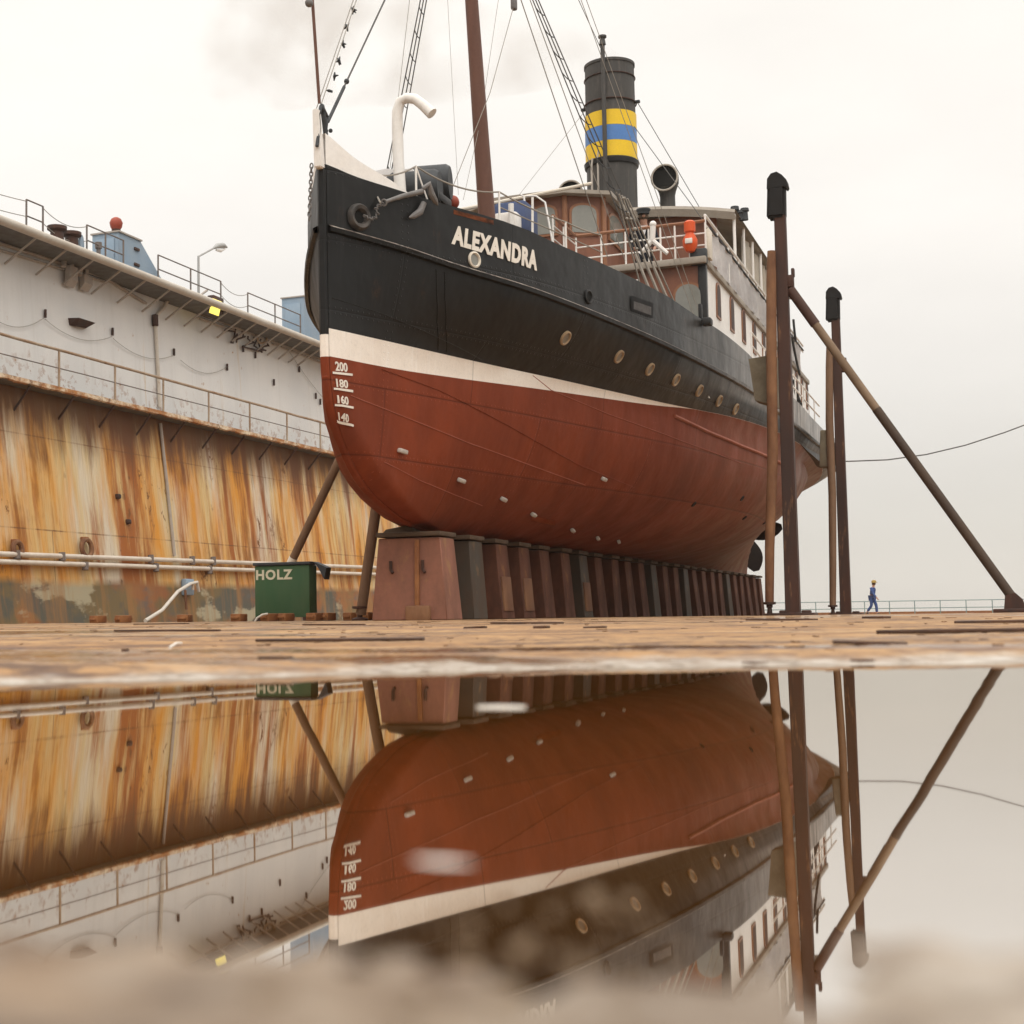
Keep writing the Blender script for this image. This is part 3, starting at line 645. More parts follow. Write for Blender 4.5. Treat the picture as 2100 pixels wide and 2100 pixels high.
a = arm[-1]; b = atX(465, 507, WX - .7); m = MB(); m.tube([a, a.lerp(b, .3) + Vector((0, 0, .08)), a.lerp(b, .7) + Vector((0, 0, .08)), b], [.04, .10, .10, .04], 10); obj('lamp_head', m, M['lamp_grey'], t)
a2 = a.lerp(b, .2); b2 = a.lerp(b, .85); m = MB(); m.tube([a2 - Vector((0, 0, .08)), a2.lerp(b2, .5) - Vector((0, 0, .11)), b2 - Vector((0, 0, .06))], [.04, .07, .03], 8); obj('lamp_cover', m, M['white'], t)
for i, (x, yb) in enumerate(((117, 476), (147, 488))):
    p = atX(x, yb, WX - .6); p.z = zT - .13
    m = MB(); m.lathe([(0, 0), (.24, 0), (.22, .1), (.20, .55), (.30, .62), (.30, .72), (0, .74)], p, seg=16)
    solo('bollard', m, M['rust_dark'], ['dark mooring bollard on the wall top, the left one of two', 'dark mooring bollard on the wall top beside a small blue winch'][i], 'bollard', p, 'bollards on the dock wall')
p = atX(161, 492, WX - .6); p.z = zT - .13
t = thing('winch', 'small blue winch wheel beside the right bollard on the wall top', 'winch', p)
m = MB(); m.lathe([(.0, -.12), (.28, -.12), (.28, -.06), (.14, -.06), (.14, .06), (.28, .06), (.28, .12), (0, .12)], p + Vector((0, 0, .45)), (1, .4, 0), 16); obj('drum', m, M['blue_steel'], t)
m = MB(); m.box(p + Vector((0, 0, .16)), (.3, .2, .32), bevel=.02); obj('stand', m, M['rust_dark'], t)
p = atX(202, 510, WX - .6); p.z = zT - .13
t = thing('signal_post', 'short dark post with a red foot on the wall top left of the blue housing', 'post', p)
m = MB(); m.lathe([(0, 0), (.2, 0), (.16, .2), (.09, .24), (0, .24)], p, seg=12); obj('foot', m, M['red'], t)
m = MB(); m.lathe([(.07, .2), (.07, .55), (.11, .56), (.11, .75), (0, .78)], p, seg=12); obj('stem', m, M['rail_grey'], t)

# hose running from a blue valve box low on the wall
vb = on_lo(385, 1204, .1); t = thing('valve_box', 'small blue valve box low on the rusty wall above the white hose', 'valve', vb)
m = MB(); m.box(vb, (.2, .55, .55), bevel=.04); obj('box', m, M['blue_steel'], t)
m = MB(); m.tube([vb + Vector((.1, -.1, .1)), vb + Vector((.25, -.1, .12)), vb + Vector((.25, -.1, -.1))], .05, 8); obj('tap', m, M['pipe_white'], t)
m = MB(); m.tube([on_lo(380, 1210, .15), on_lo(382, 1250, .15)], .045, 8); obj('drain_pipe', m, M['rust_pipe'], t)
e = Vector((atZ(298, 1275, .06).x, 0, 0)); g = on_lo(298, 1274, .9); hp = [vb + Vector((.28, .25, -.15)), vb + Vector((.3, .1, .16)), vb + Vector((.3, -.35, .1))]
end = atX(298, 1273, WX + 1.6); hp += [hp[-1].lerp(end, .3) + Vector((0, 0, .08)), hp[-1].lerp(end, .65) + Vector((0, 0, -.1)), end]
m = MB(); m.tube(hp, .055, 8); solo('water_hose', m, M['hose'], 'white hose hanging from the blue valve box down to the deck', 'hose', end)

# ------------------------------------------------------------------ things on the dock floor
ORD = ['first', 'second', 'third', 'fourth', 'fifth', 'sixth', 'seventh', 'eighth', 'ninth', 'tenth', 'eleventh', 'twelfth', 'thirteenth', 'fourteenth', 'fifteenth', 'sixteenth', 'seventeenth', 'eighteenth', 'nineteenth', 'twentieth', 'twenty-first', 'twenty-second', 'twenty-third', 'twenty-fourth', 'twenty-fifth']
XC, SY, ZK = -7.05, 15.2, 1.195
def keel_block(k, y):
    z0 = zfloor_far(XC, y); dark = k in (1, 6, 11, 14, 19); st = M['keel_dark'] if dark else M['keel_steel'] if k == 0 else M['keel_worn']
    lb = 'wide red steel keel block under the forefoot, first of the row' if k == 0 else '%s steel keel block from the bow in the row under the hull' % ORD[k]
    t = thing('keel_block', lb, 'keel block', (XC, y, z0), 'keel blocks under the steamship')
    wb, wt, d = .515, .425, .30; zc = ZK - .078; rng = random.Random(k); wb += rng.uniform(-.02, .02); wt += rng.uniform(-.02, .02)
    m = MB(); m.hexa([(XC - wb, y, z0), (XC + wb, y, z0), (XC + wb, y + 2 * d, z0), (XC - wb, y + 2 * d, z0), (XC - wt, y + .04, zc), (XC + wt, y + .04, zc), (XC + wt, y + 2 * d - .04, zc), (XC - wt, y + 2 * d - .04, zc)])
    bmesh.ops.bevel(m.bm, geom=m.bm.edges[:], offset=.012, segments=1, affect='EDGES'); obj('body', m, st, t)
    m = MB(); m.box((XC + rng.uniform(-.01, .01), y + d, zc + .047), (2 * wt + .03 + rng.uniform(0, .05), 2 * d + .02, .06), bevel=.012); obj('timber_cap', m, M['timber'], t)
    m = MB(); m.box((XC + .12 + rng.uniform(-.05, .05), y - .015 + .02, z0 + .55), (.06, .05, 1.0), Matrix.Rotation(-.035, 3, 'X'), bevel=.008); obj('stiffener', m, M['rust_block'] if k == 0 else st, t)
    m = MB(); m.box((XC + .14, y - .03, z0 + .09), (.34, .1, .2), bevel=.03); obj('foot_wedge', m, M['rust_pipe'] if k < 3 else M['rust_block'], t)
    for q in (-.25, .2):
        m = MB(); m.tube([(XC + q, y + .0, z0 + .78), (XC + q, y + .01, z0 + .66), (XC + q + .03, y + .0, z0 + .62)], .022, 6); obj('eye', m, M['rust_dark'], t)
    if k in (2, 3, 6):
        m = MB(); m.box((XC + wb - .03, y + d, z0 + .36), (.05, .42, .5), Matrix.Rotation(-.08, 3, 'Y'), bevel=.01); obj('side_plate', m, M['rust_pipe'], t)
for k in range(25): keel_block(k, 17.75 + 1.14 * k)
# wedge of timber on the first block
p = Vector((XC - .1, 18.0, ZK)); m = MB(); m.hexa([(p.x - .32, p.y - .1, ZK), (p.x + .1, p.y - .1, ZK), (p.x + .1, p.y + .2, ZK), (p.x - .32, p.y + .2, ZK), (p.x - .28, p.y - .08, ZK + .05), (p.x + .1, p.y - .08, ZK + .11), (p.x + .1, p.y + .2, ZK + .11), (p.x - .28, p.y + .2, ZK + .05)])
solo('timber_wedge', m, M['timber'], 'timber wedge on top of the first keel block under the forefoot', 'wedge', p)

# the green wood bin
by = 22.2; a, b = atY(521, 1155, by), atY(635, 1152, by); z0 = zfloor_far(a.x, by)
t = thing('wood_bin', 'green steel bin lettered HOLZ standing before the rusty wall', 'bin', ((a.x + b.x) / 2, by, z0))
zt = (a.z + b.z) / 2; m = MB(); m.box(((a.x + b.x) / 2, by + .15, (z0 + .06 + zt - .05) / 2), (b.x - a.x - .02, .3, zt - .05 - z0 - .06), bevel=.015); body = obj('body', m, M['green'], t)
m = MB(); m.box(((a.x + b.x) / 2, by + .15, zt - .02), (b.x - a.x + .03, .36, .05), bevel=.01); obj('rim', m, M['tarp_dark'], t)
m = MB(); m.poly([(b.x + .03, by + .1, zt), (b.x + .26, by + .1, zt - .10), (b.x + .22, by + .1, zt - .3), (b.x + .12, by + .1, zt - .12)], (0, .2, 0)); obj('lid_flap', m, M['tarp_dark'], t)
for q in (-.45, .45):
    m = MB(); m.box(((a.x + b.x) / 2 + q, by + .15, z0 + .03), (.12, .3, .06)); obj('skid', m, M['rust_dark'], t)
bm = text_bm('HOLZ', 1.0, .035, .01, 1.15); mn = Vector((min(v.co.x for v in bm.verts), min(v.co.y for v in bm.verts), 0)); mxv = Vector((max(v.co.x for v in bm.verts), max(v.co.y for v in bm.verts), 0))
l0, l1 = atY(525.5, 1190, by), atY(600, 1167, by)
for v in bm.verts:
    v.co = Vector((l0.x + (v.co.x - mn.x) / (mxv.x - mn.x) * (l1.x - l0.x), by - .004 - v.co.z * .3, l0.z + (v.co.y - mn.y) / (mxv.y - mn.y) * (l1.z - l0.z)))
obj('lettering', bm, M['letter_cream'], body)

# rusty blocks in a line before the wall
bx = [(201, 'leftmost of the rusty blocks before the wall'), (253, 'rusty block just left of the white hose end'), (379, 'rusty block below the blue valve box'), (490, 'rusty block left of the green bin'), (552, 'rusty block at the left foot of the green bin'), (586, 'rusty block before the middle of the green bin'), (646, 'rusty block at the right corner of the green bin'), (671, 'rusty block right of the green bin'), (722, 'rusty block at the foot of the brown prop'), (748, 'rusty block beside the first keel block')]
for i, (x, lb) in enumerate(bx):
    y = 20.9 + .15 * (i % 3); p = atY(x, 1268, y); z0 = zfloor_far(p.x, y); rg = Matrix.Rotation(random.uniform(-.5, .2), 3, 'Z')
    m = MB(); m.box((p.x, y, z0 + .062), (.2, .22, .125), rg, bevel=.015); m.box((p.x, y, z0 + .065), (.15, .27, .04), rg, bevel=.008)
    solo('rusty_block', m, M['rust_block'], lb, 'block', (p.x, y, z0), 'rusty blocks along the foot of the wall')
p = atY(533, 1264, 20.8); m = MB(); m.tube([(p.x - .1, 20.8, .02), (p.x - .05, 20.8, .1), (p.x + .02, 20.85, .15), (p.x + .09, 20.9, .165)], .016, 6)
solo('hose_end', m, M['hose'], 'short curl of pale hose at the left foot of the green bin', 'hose', (p.x, 20.8, .03))

# loose bars and planks on the deck
BARS = [(237, 450, 1299, .02, 'long dark bar on the deck straight below the white hose'), (527, 870, 1318, .02, 'longest dark plank on the left half of the deck nearest the puddle'), (625, 745, 1283, .03, 'thin bar on the deck before the first keel block and brown prop'),
        (953, 996, 1287, .02, 'short bar lying left of the long bar before the keel blocks'), (1010, 1152, 1280, .03, 'long thin bar on the deck before the keel blocks'), (1097, 1124, 1288, .03, 'broken dark scrap below the long bar before the keel blocks'),
        (1198, 1243, 1289, .02, 'short thin bar on the deck under the middle of the hull'), (1797, 2110, 1300, .03, 'thick dark plank at the right edge of the deck'), (1708, 1860, 1323, .015, 'thin bar nearest the puddle on the right half of the deck'),
        (1535, 1672, 1273, .04, 'flat plate on the deck at the foot of the nearer guide post'), (1960, 2110, 1277, .04, 'flat plate on the deck by the foot of the slanting strut'), (1775, 1820, 1268.5, .05, 'thin plate on the deck below the walking worker'), (277, 385, 1281, .03, 'thin dark plate on the deck at the end of the white hose')]
for i, (x0, x1, y, th, lb) in enumerate(BARS):
    zf = .035
    for _ in range(6): p = atZ(x0, y, zf); q = atZ(x1, y + (x1 - x0) * -.008, zf); c = (p + q) / 2; zf = max(ground(c.x, c.y)[0], -.1); zf = min(zf, .07)
    d = q - p; L = d.length; d.normalize(); c.z = zf
    rg = Matrix.Rotation(math.atan2(d.y, d.x), 3, 'Z'); hgt = th * .2 + .004
    m = MB(); m.box(c + Vector((0, 0, hgt / 2)), (L, max(.03, th * 1.6), hgt), rg, bevel=.003)
    for v in m.bm.verts: v.co.z += .004 * noise.noise(v.co * 9); v.co.y += .006 * noise.noise(v.co * 5)
    solo('deck_bar' if i in (0, 3, 4, 6, 8) else 'deck_plank', m, M['plank'], lb, 'bar' if i in (0, 3, 4, 6, 8) else 'plank', c, 'loose bars and planks on the deck')
def scrap(x, y, size, lb, mat, zo=0., flat=.25, n=9, seed=0):
    p = atZ(x, y, .02); z = max(ground(p.x, p.y)[0], zwater(p.x, p.y)); p = atZ(x, y, z); rng = random.Random(seed)
    m = MB(); pts = [(p.x + size[0] * math.cos(k * 2 * math.pi / n) * rng.uniform(.7, 1.1), p.y + size[1] * math.sin(k * 2 * math.pi / n) * rng.uniform(.7, 1.1), z - .001 + zo) for k in range(n)]
    m.poly(pts, (0, 0, size[2])); return m, p
for (x, y, s, lb, sd) in ((1033, 1451, (.020, .007, .0022), 'white sliver of foam afloat in the puddle under the mirrored keel blocks', 1), (905, 1768, (.0085, .0035, .0012), 'blurred white scrap afloat in the puddle on the mirrored red hull', 2)):
    m, p = scrap(x, y, s, lb, M['scrap'], seed=sd); solo('floating_scrap', m, M['scrap'], lb, 'scrap', p, 'pale scraps floating in the puddle')
for (x, y, s, lb, sd) in ((570, 1353, (.028, .02, .006), 'flat dark flake of rust on the pale rim in front of the longest plank', 3), (257, 1336, (.009, .012, .007), 'small dark lump on the pale left rim of the puddle', 4), (1550, 1362, (.018, .02, .004), 'dark chip on the right rim of the puddle below the nearer guide post', 5), (1765, 1360, (.017, .015, .006), 'dark chip on the right rim of the puddle below the farther guide post', 6)):
    m, p = scrap(x, y, s, lb, M['plank'], seed=sd); solo('rust_flake', m, M['plank'], lb, 'flake', p, 'rust flakes on the rim of the puddle')
m = MB(); p = atZ(348, 1328, .03); q = atZ(372, 1319, .03); m.tube([p, p.lerp(q, .5) + Vector((0, 0, .004)), q], .0028, 6)
solo('pale_stick', m, M['scrap'], 'short pale stick on the deck left of the longest plank', 'stick', p)
# grit along the near bank of the puddle
m = MB(); rg = random.Random(5); cnt = 0
while cnt < 60:
    x = rg.gauss(-.08, .022); y = rg.uniform(.2, .33)
    zg, s, _w = ground(x, y); zw = zwater(x, y)
    dens = 1.0 if zg > zw - .001 else max(0, .55 - (zw - zg) * 60)
    if rg.random() > dens: continue
    r = rg.choice((.0006, .0009, .0011, .0014, .0018)) * rg.uniform(.7, 1.2); m.ball((x, y, max(zg, zw - r * .3) + r * .3), r, 7, 5, (rg.uniform(.9, 1.5), 1, .8)); cnt += 1
tag(obj('puddle_grit', m, M['stone']), kind='stuff')

m = MB(); rg = random.Random(11)
for _ in range(170):
    y = 2.1 * (14 / 2.1) ** rg.random(); x = -y * rg.uniform(-.05, .80)
    if y < lerp_table(x, FAR_RIM) + .12: continue
    z = ground(x, y)[0]; L_ = y * rg.uniform(.0007, .0035) * (3 if rg.random() < .06 else 1); w_ = rg.uniform(.004, .012) * (1 + y * .1); a = rg.uniform(-.5, .5); n_ = rg.choice((4, 5, 6))
    pts = [(x + (L_ * math.cos(a) * math.cos(k * 6.283 / n_) - w_ * math.sin(a) * math.sin(k * 6.283 / n_)) * rg.uniform(.7, 1.2), y + (L_ * math.sin(a) * math.cos(k * 6.283 / n_) + w_ * math.cos(a) * math.sin(k * 6.283 / n_)) * rg.uniform(.7, 1.2), z - .001) for k in range(n_)]
    m.poly(pts, (0, 0, rg.uniform(.0015, .003) + y * .0002))
tag(obj('rust_debris', m, paint('rust_chips', (.10, .055, .035), (.2, .10, .045), amt=1., rough=.7, size=6)), kind='stuff')

# ------------------------------------------------------------------ guide posts on the right
def guide_post(x, y, label, brace):
    z0 = zfloor_far(x, y) - .02; H = atY(1600, 353, 24).z - zfloor_far(-3, 24); zt = z0 + H
    t = thing('guide_post', label, 'guide post', (x, y, z0), 'steel guide posts beside the ship')
    m = MB(); m.hexa([(x - .105, y - .12, z0), (x + .115, y - .12, z0), (x + .115, y + .12, z0), (x - .105, y + .12, z0), (x - .085, y - .09, zt - .2), (x + .085, y - .09, zt - .2), (x + .085, y + .09, zt - .2), (x - .085, y + .09, zt - .2)])
    bmesh.ops.bevel(m.bm, geom=m.bm.edges[:], offset=.015, segments=2, affect='EDGES'); obj('column', m, M['rust_dark'], t)
    px = x - (.34 if brace else .25); m = MB(); m.tube([(px, y - .12, z0 + .2), (px + .03, y - .12, z0 + 1.1), (x - (.215 if brace else .18), y - .13, z0 + 2.6), (x - .185, y - .14, z0 + 4.2), (x - .15, y - .14, z0 + 5.4), (x - .135, y - .13, z0 + 5.85)], [.068, .076, .084, .084, .078, .066], 14); obj('leaning_pipe', m, M['rust_pipe'] if brace else M['prop_brown'], t)
    m = MB(); m.lathe([(0, 0), (.10, 0), (.10, .02), (.045, .03), (.035, .12), (.05, .13), (.05, .17), (.1, .18), (.1, .215), (0, .22)], (px, y - .12, z0 + .02), seg=14); obj('screw_jack', m, M['rust_dark'], t)
    # rubber head: a wrapped pad with a hood bent over the top
    hz = zt - .74; m = MB()
    m.hexa([(x - .20, y - .14, hz), (x + .09, y - .14, hz), (x + .09, y + .14, hz), (x - .20, y + .14, hz), (x - .175, y - .13, zt - .22), (x + .10, y - .13, zt - .22), (x + .10, y + .13, zt - .22), (x - .175, y + .13, zt - .22)])
    bmesh.ops.bevel(m.bm, geom=m.bm.edges[:], offset=.04, segments=3, affect='EDGES')
    m.poly([(x - .18, y - .13, zt - .26), (x - .17, y - .13, zt - .1), (x - .11, y - .13, zt - .02), (x - .02, y - .13, zt), (x + .06, y - .13, zt - .06), (x + .13, y - .13, zt - .15), (x + .145, y - .13, zt - .24), (x + .12, y - .13, zt - .275), (x + .09, y - .13, zt - .25)], (0, .26, 0))
    obj('rubber_head', m, M['rubber'], t)
    m = MB(); m.box((x + .02, y, z0 + .03), (.66, .55, .06), bevel=.012); m.box((x + .22, y - .1, z0 + .075), (.14, .2, .05), bevel=.02); m.box((x - .14, y - .1, z0 + .075), (.10, .18, .05), bevel=.02); obj('base_plate', m, M['rust_dark'], t)
    # diagonal strut down to the deck on the open side
    a = atY(*((1620, 593) if brace else (1743, 764)), y); fp = atY(*((2083, 1246) if brace else (2084, 1246)), y); fx = fp.x; zf = zfloor_far(fx, y); b = Vector((fx, y, zf + .16)); d = (b - a)
    st = MB(); st.tube([a, a + d * .12], .078, 14); s_ = obj('strut', MB().tube([a + d * .10, a + d * .985], .066, 16), M['strut_light'] if brace else M['prop_brown'], t)
    obj('sleeve', st, M['rust_dark'], s_)
    m = MB(); m.tube([a + d * .40, a + d * .985], .071, 16); obj('lower_tube', m, M['strut_dark'], s_)
    m = MB(); m.box((fx + .0, y, zf + .03), (.62, .5, .06), bevel=.012); m.poly([(fx - .16, y - .07, zf + .06), (fx + .14, y - .07, zf + .06), (fx + .1, y - .07, zf + .2), (fx + .0, y - .07, zf + .3), (fx - .14, y - .07, zf + .26)], (0, .14, 0)); obj('strut_foot', m, M['rust_dark'], t)
    m = MB(); m.box((x + .13, y, a.z + .12), (.10, .16, .2), bevel=.02); m.box((x + .17, y, a.z + .26), (.05, .1, .14), bevel=.015); obj('bracket', m, M['rust_dark'], t)
    if not brace:
        m = MB(); m.box((x - .30, y + .02, z0 + 3.62), (.22, .3, .80), Matrix.Rotation(.06, 3, 'Y'), bevel=.03); m.box((x - .17, y + .02, z0 + 3.5), (.14, .2, .5), bevel=.02); obj('side_fender', m, M['olive'], t)
    else:
        m = MB(); m.mi = 0; m.hexa([(x - .50, y + .1, z0 + 3.5), (x - .17, y + .1, z0 + 3.38), (x - .17, y + .5, z0 + 3.38), (x - .50, y + .5, z0 + 3.5), (x - .58, y + .1, z0 + 4.18), (x - .17, y + .1, z0 + 4.22), (x - .17, y + .5, z0 + 4.22), (x - .58, y + .5, z0 + 4.18)]); obj('side_fender', m, M['olive'], t)
guide_post(-3.0, 24.0, 'nearer guide post with black rubber head and the long slanting strut', True)
guide_post(-3.03, 33.0, 'farther of the two guide posts with black rubber heads, behind the slanting strut', False)
# props on the far side of the bow
def prop(a, b, r, lb):
    a, b = Vector(a), Vector(b); t = thing('shore_prop', lb, 'prop', b, 'pipe props against the bow'); d = a - b
    obj('pipe', MB().tube([b + d * .05, a], [r * .95, r], 14), M['prop_brown'], t)
    m = MB(); m.lathe([(0, 0), (r * 1.5, 0), (r * 1.5, .03), (r * .5, .05), (r * .5, .16), (r * 1.4, .17), (r * 1.4, .2), (0, .2)], b, seg=14); obj('screw_foot', m, M['rust_dark'], t); return t, d
a = atY(774, 1024, 18.6); b = atY(738, 1268, 18.6); b.z = zfloor_far(b.x, 18.6); prop(a, b, .075, 'upright brown pipe prop beside the first keel block')
a = atY(716, 900, 24.0); b = atY(541, 1262, 24.4); b.z = zfloor_far(b.x, 24.4); t, d = prop(a, b, .08, 'slanting brown pipe prop rising behind the green bin')
m = MB(); m.tube([b + d * .29, b + d * .355], .084, 14); bb = obj('pale_collar', m, M['cream'], t)

# rails at the far end and the mooring line
y = 121.5; t = thing('end_railing', 'faint railing across the far end of the dock', 'railing', (-6, y, zfloor_far(-6, y)))
zf = zfloor_far(-6, y); xs = [atY(x, 1240, y).x for x in (1683, 1824, 1876, 1928, 1981, 2035)]; stp = (xs[-1] - xs[1]) / 4
xs = [xs[1] + stp * k for k in range(-9, 8)]
for x in xs:
    m = MB(); m.tube([(x, y, zf), (x, y, zf + 1.08)], .035, 6); obj('post', m, M['teal_rail'], t)
for q in (1.08, .52):
    m = MB(); m.tube([(xs[0], y, zf + q), (xs[-1], y, zf + q)], .03, 6); obj('rail', m, M['teal_rail'], t)
m = MB(); m.box((-7, 123.6, zf + .08), (36, .4, .35)); solo('dock_end_sill', m, M['rust_block'], 'low rust-red sill along the far end of the dock floor', 'sill', (-7, 123.6, zf))
p0 = atY(1742, 945, 52.0); pts = [atY(x, yy_, 52 + (x - 1742) * .02) for x, yy_ in ((1700, 946), (1742, 946), (1820, 943), (1900, 932), (1980, 913), (2060, 887), (2140, 857), (2300, 790))]
m = MB(); m.tube(pts, .022, 6); solo('mooring_line', m, M['wire'], 'mooring line running from the stern away to the right', 'line', pts[0])

# ------------------------------------------------------------------ the steamship
def interp(x, xs, ys):
    n = len(xs)
    if x <= xs[0]: return ys[0]
    if x >= xs[-1]: return ys[-1]
    i = 0
    while xs[i + 1] < x: i += 1
    def dd(k): return (ys[k + 1] - ys[k]) / (xs[k + 1] - xs[k])
    def hh(k): return xs[k + 1] - xs[k]
    def mm(k):
        if k == 0: return dd(0)
        if k == n - 1: return dd(n - 2)
        a, b = dd(k - 1), dd(k)
        if a * b <= 0: return 0.
        w1 = 2 * hh(k) + hh(k - 1); w2 = hh(k) + 2 * hh(k - 1); return (w1 + w2) / (w1 / a + w2 / b)
    h = hh(i); t = (x - xs[i]) / h
    return (2*t**3 - 3*t*t + 1) * ys[i] + (t**3 - 2*t*t + t) * h * mm(i) + (-2*t**3 + 3*t*t) * ys[i+1] + (t**3 - t*t) * h * mm(i+1)
T_DECK = ([0,.35,1,2,3,5,7,10,13,17,21,25,28,31,33.5,35.5,36.6,37.0],[.07,.27,.64,1.14,1.57,2.12,2.5,2.93,3.22,3.44,3.46,3.34,3.12,2.72,2.15,1.40,.75,.05])
T_WL = ([0,.3,.6,1,2,3,4.5,5.5,7,8.7,10,11.2,13,14.2,17,19,21,23,25,27,29,31,33.5,37],[.05,.15,.24,.37,.68,.98,1.38,1.62,1.98,2.35,2.58,2.78,3.02,3.12,3.2,3.12,2.95,2.7,2.35,1.9,1.4,.85,.4,.05])
T_STR = ([0,1,1.75,3.1,5.1,6.8,9,11,12.1,15.4,17.6,21,24,28,33,37],[4.62,4.52,4.43,4.345,4.26,4.217,4.157,4.11,4.065,3.88,3.84,3.88,4.0,4.25,4.65,5.0])
T_BUL = ([0,.36,.84,1.4,2.2,3.1,3.8,5.1,6.2,7.2,8.3,9.5,11,12.2,13.2,15.3,17.9,20.7,24,28,33,37],[5.36,5.283,5.234,5.19,5.166,5.12,5.06,5.028,5.0,4.98,4.9,4.86,4.765,4.64,4.5,4.42,4.32,4.3,4.5,4.8,5.2,5.45])
T_BW = ([0,3,5,8,9.2,10.7,12.6,13.6,20,37],[3.432,3.40,3.415,3.447,3.48,3.535,3.578,3.593,3.62,3.78])
T_RW = ([0,1,2.4,4.1,5.3,7.4,9.2,37],[3.105,3.1,3.136,3.21,3.264,3.362,3.478,5.])
T_SS = ([1.195,1.2,1.222,1.26,1.328,1.45,1.575,1.778,2.05,2.285,2.536,2.8,3.1,6],[5.2,4.6,3.45,2.95,2.35,1.8,1.36,.9,.54,.31,.15,.07,.03,0])
T_SE = ([1.195,2.6,3.0,3.25,3.5,3.75,4.0,4.5,4.9,5.8],[30.0,30.0,30.5,31.5,32.6,33.6,34.6,35.9,36.6,37.1])
T_P = ([0,4,10,14,18,22,26,30,37],[1.7,1.9,2.5,2.7,2.3,1.7,1.3,1.1,1.0]); T_Q = ([0,4,10,14,18,22,26,30,37],[1.15,1.35,1.8,1.9,1.5,1.05,.8,.65,.6])
def hb(s, z):
    """half breadth of the hull s metres aft of the stem at height z"""
    zs = interp(s, *T_STR); hd = interp(s, *T_DECK); hw = min(interp(s, *T_WL), hd); zw = 3.4
    if z >= zs: v = hd
    elif z >= zw:
        t = (z - zw) / max(.05, zs - zw); t = t * (2 - t) * .55 + t * .45; v = hw + (hd - hw) * t * .985
    else:
        tau = max(0, (z - ZK) / (zw - ZK)); p = interp(s, *T_P); q = interp(s, *T_Q); hk = min(.11, hw)
        v = hk + (hw - hk) * (1 - (1 - tau) ** p) ** (1 / q)
    se = interp(z, *T_SE)
    if z < 3.3: v = min(v, .09 + max(0, se - s) * .30)
    else: v = min(v, .05 + math.sqrt(max(0, se - s)) * 1.6)
    ss = interp(z, *T_SS); return min(v, .06 + max(0, s - ss) * .9)
def hullpt(s, z, off=0., side=1):
    e = .03; n = Vector((1, -(hb(s + e, z) - hb(s - e, z)) / (2 * e), -(hb(s, z + e) - hb(s, z - e)) / (2 * e))).normalized()
    p = Vector((XC + hb(s, z), SY + s, z)) + n * off
    if side < 0: p.x = 2 * XC - p.x; n.x = -n.x
    return p, n
def hullhit(px, py):
    d = ray(px, py); pe = None; best = (9, 0, 0)
    for i in range(1400):
        s = i * .02; q = CAM + d * ((SY + s) / d.y); e = q.x - (XC + hb(s, q.z))
        if abs(e) < best[0]: best = (abs(e), s, q.z)
        if pe is not None and pe > 0 >= e: f = pe / (pe - e); return s - .02 + .02 * f, (CAM + d * ((SY + s - .02 + .02 * f) / d.y)).z
        pe = e
    return best[1], best[2]
ship = thing('steamship', 'old black and red steamer with white band lettered ALEXANDRA propped on keel blocks', 'steamship', (XC, SY + 18, ZK))
ts = [0, .12, .25, .4, .6, .8, 1.05, 1.35, 1.7, 2.1, 2.55, 3.05] + [3.6 + .62 * k for k in range(49)] + [34.2, 34.8, 35.3, 35.8, 36.2, 36.5, 36.75, 36.9, 37.0]
FR = [0, .02, .05, .09, .14, .2, .27, .35, .44, .53, .63, .73, .82, .91, 1.0]
def hull_rows(side):
    rows = []; mats = []
    def row(zf):
        r = []
        for t in ts:
            z = zf(t); ss = interp(z, *T_SS); se = interp(z, *T_SE); s = ss + t * (se - ss) / 37
            z = zf(s) if s < 36 else z
            r.append((XC + side * hb(s, z), SY + s, z))
        return r
    bw = lambda s: interp(s, *T_BW); rw = lambda s: min(interp(s, *T_RW), bw(s) - .002); st = lambda s: interp(s, *T_STR); bl = lambda s: interp(s, *T_BUL)
    for f in FR: rows.append(row(lambda s, f=f: ZK + (rw(s) - ZK) * f)); mats.append(0)
    mats[-1] = 1
    for f in (0, .2, .4, .6, .8, 1.0): rows.append(row(lambda s, f=f: bw(s) + (st(s) - bw(s)) * f)); mats.append(2)
    for f in (.03, .35, .7, 1.0): rows.append(row(lambda s, f=f: st(s) + (bl(s) - st(s)) * f)); mats.append(2)
    # the rail cap and the inside of the bulwark down to the deck
    top = rows[-1]
    inn = [(XC + side * max(.01, abs(p[0] - XC) - .09), p[1], p[2]) for p in top]; rows.append(inn); mats.append(3)
    rows.append([(x, y, z - .75) for x, y, z in inn]); mats.append(4)
    rows.append([(XC, y, z - .68) for x, y, z in inn])
    return rows, mats
m = MB(); keel = {}
for side in (1, -1):
    rows, mats = hull_rows(side); keel[side] = rows[0]; m.grid(rows, True, mats)
m.mi = 0; m.grid([keel[1], keel[-1]])
hull = obj('hull', m, [M['hull_red'], M['hull_white'], M['hull_black'], M['black'], M['timber']], ship)
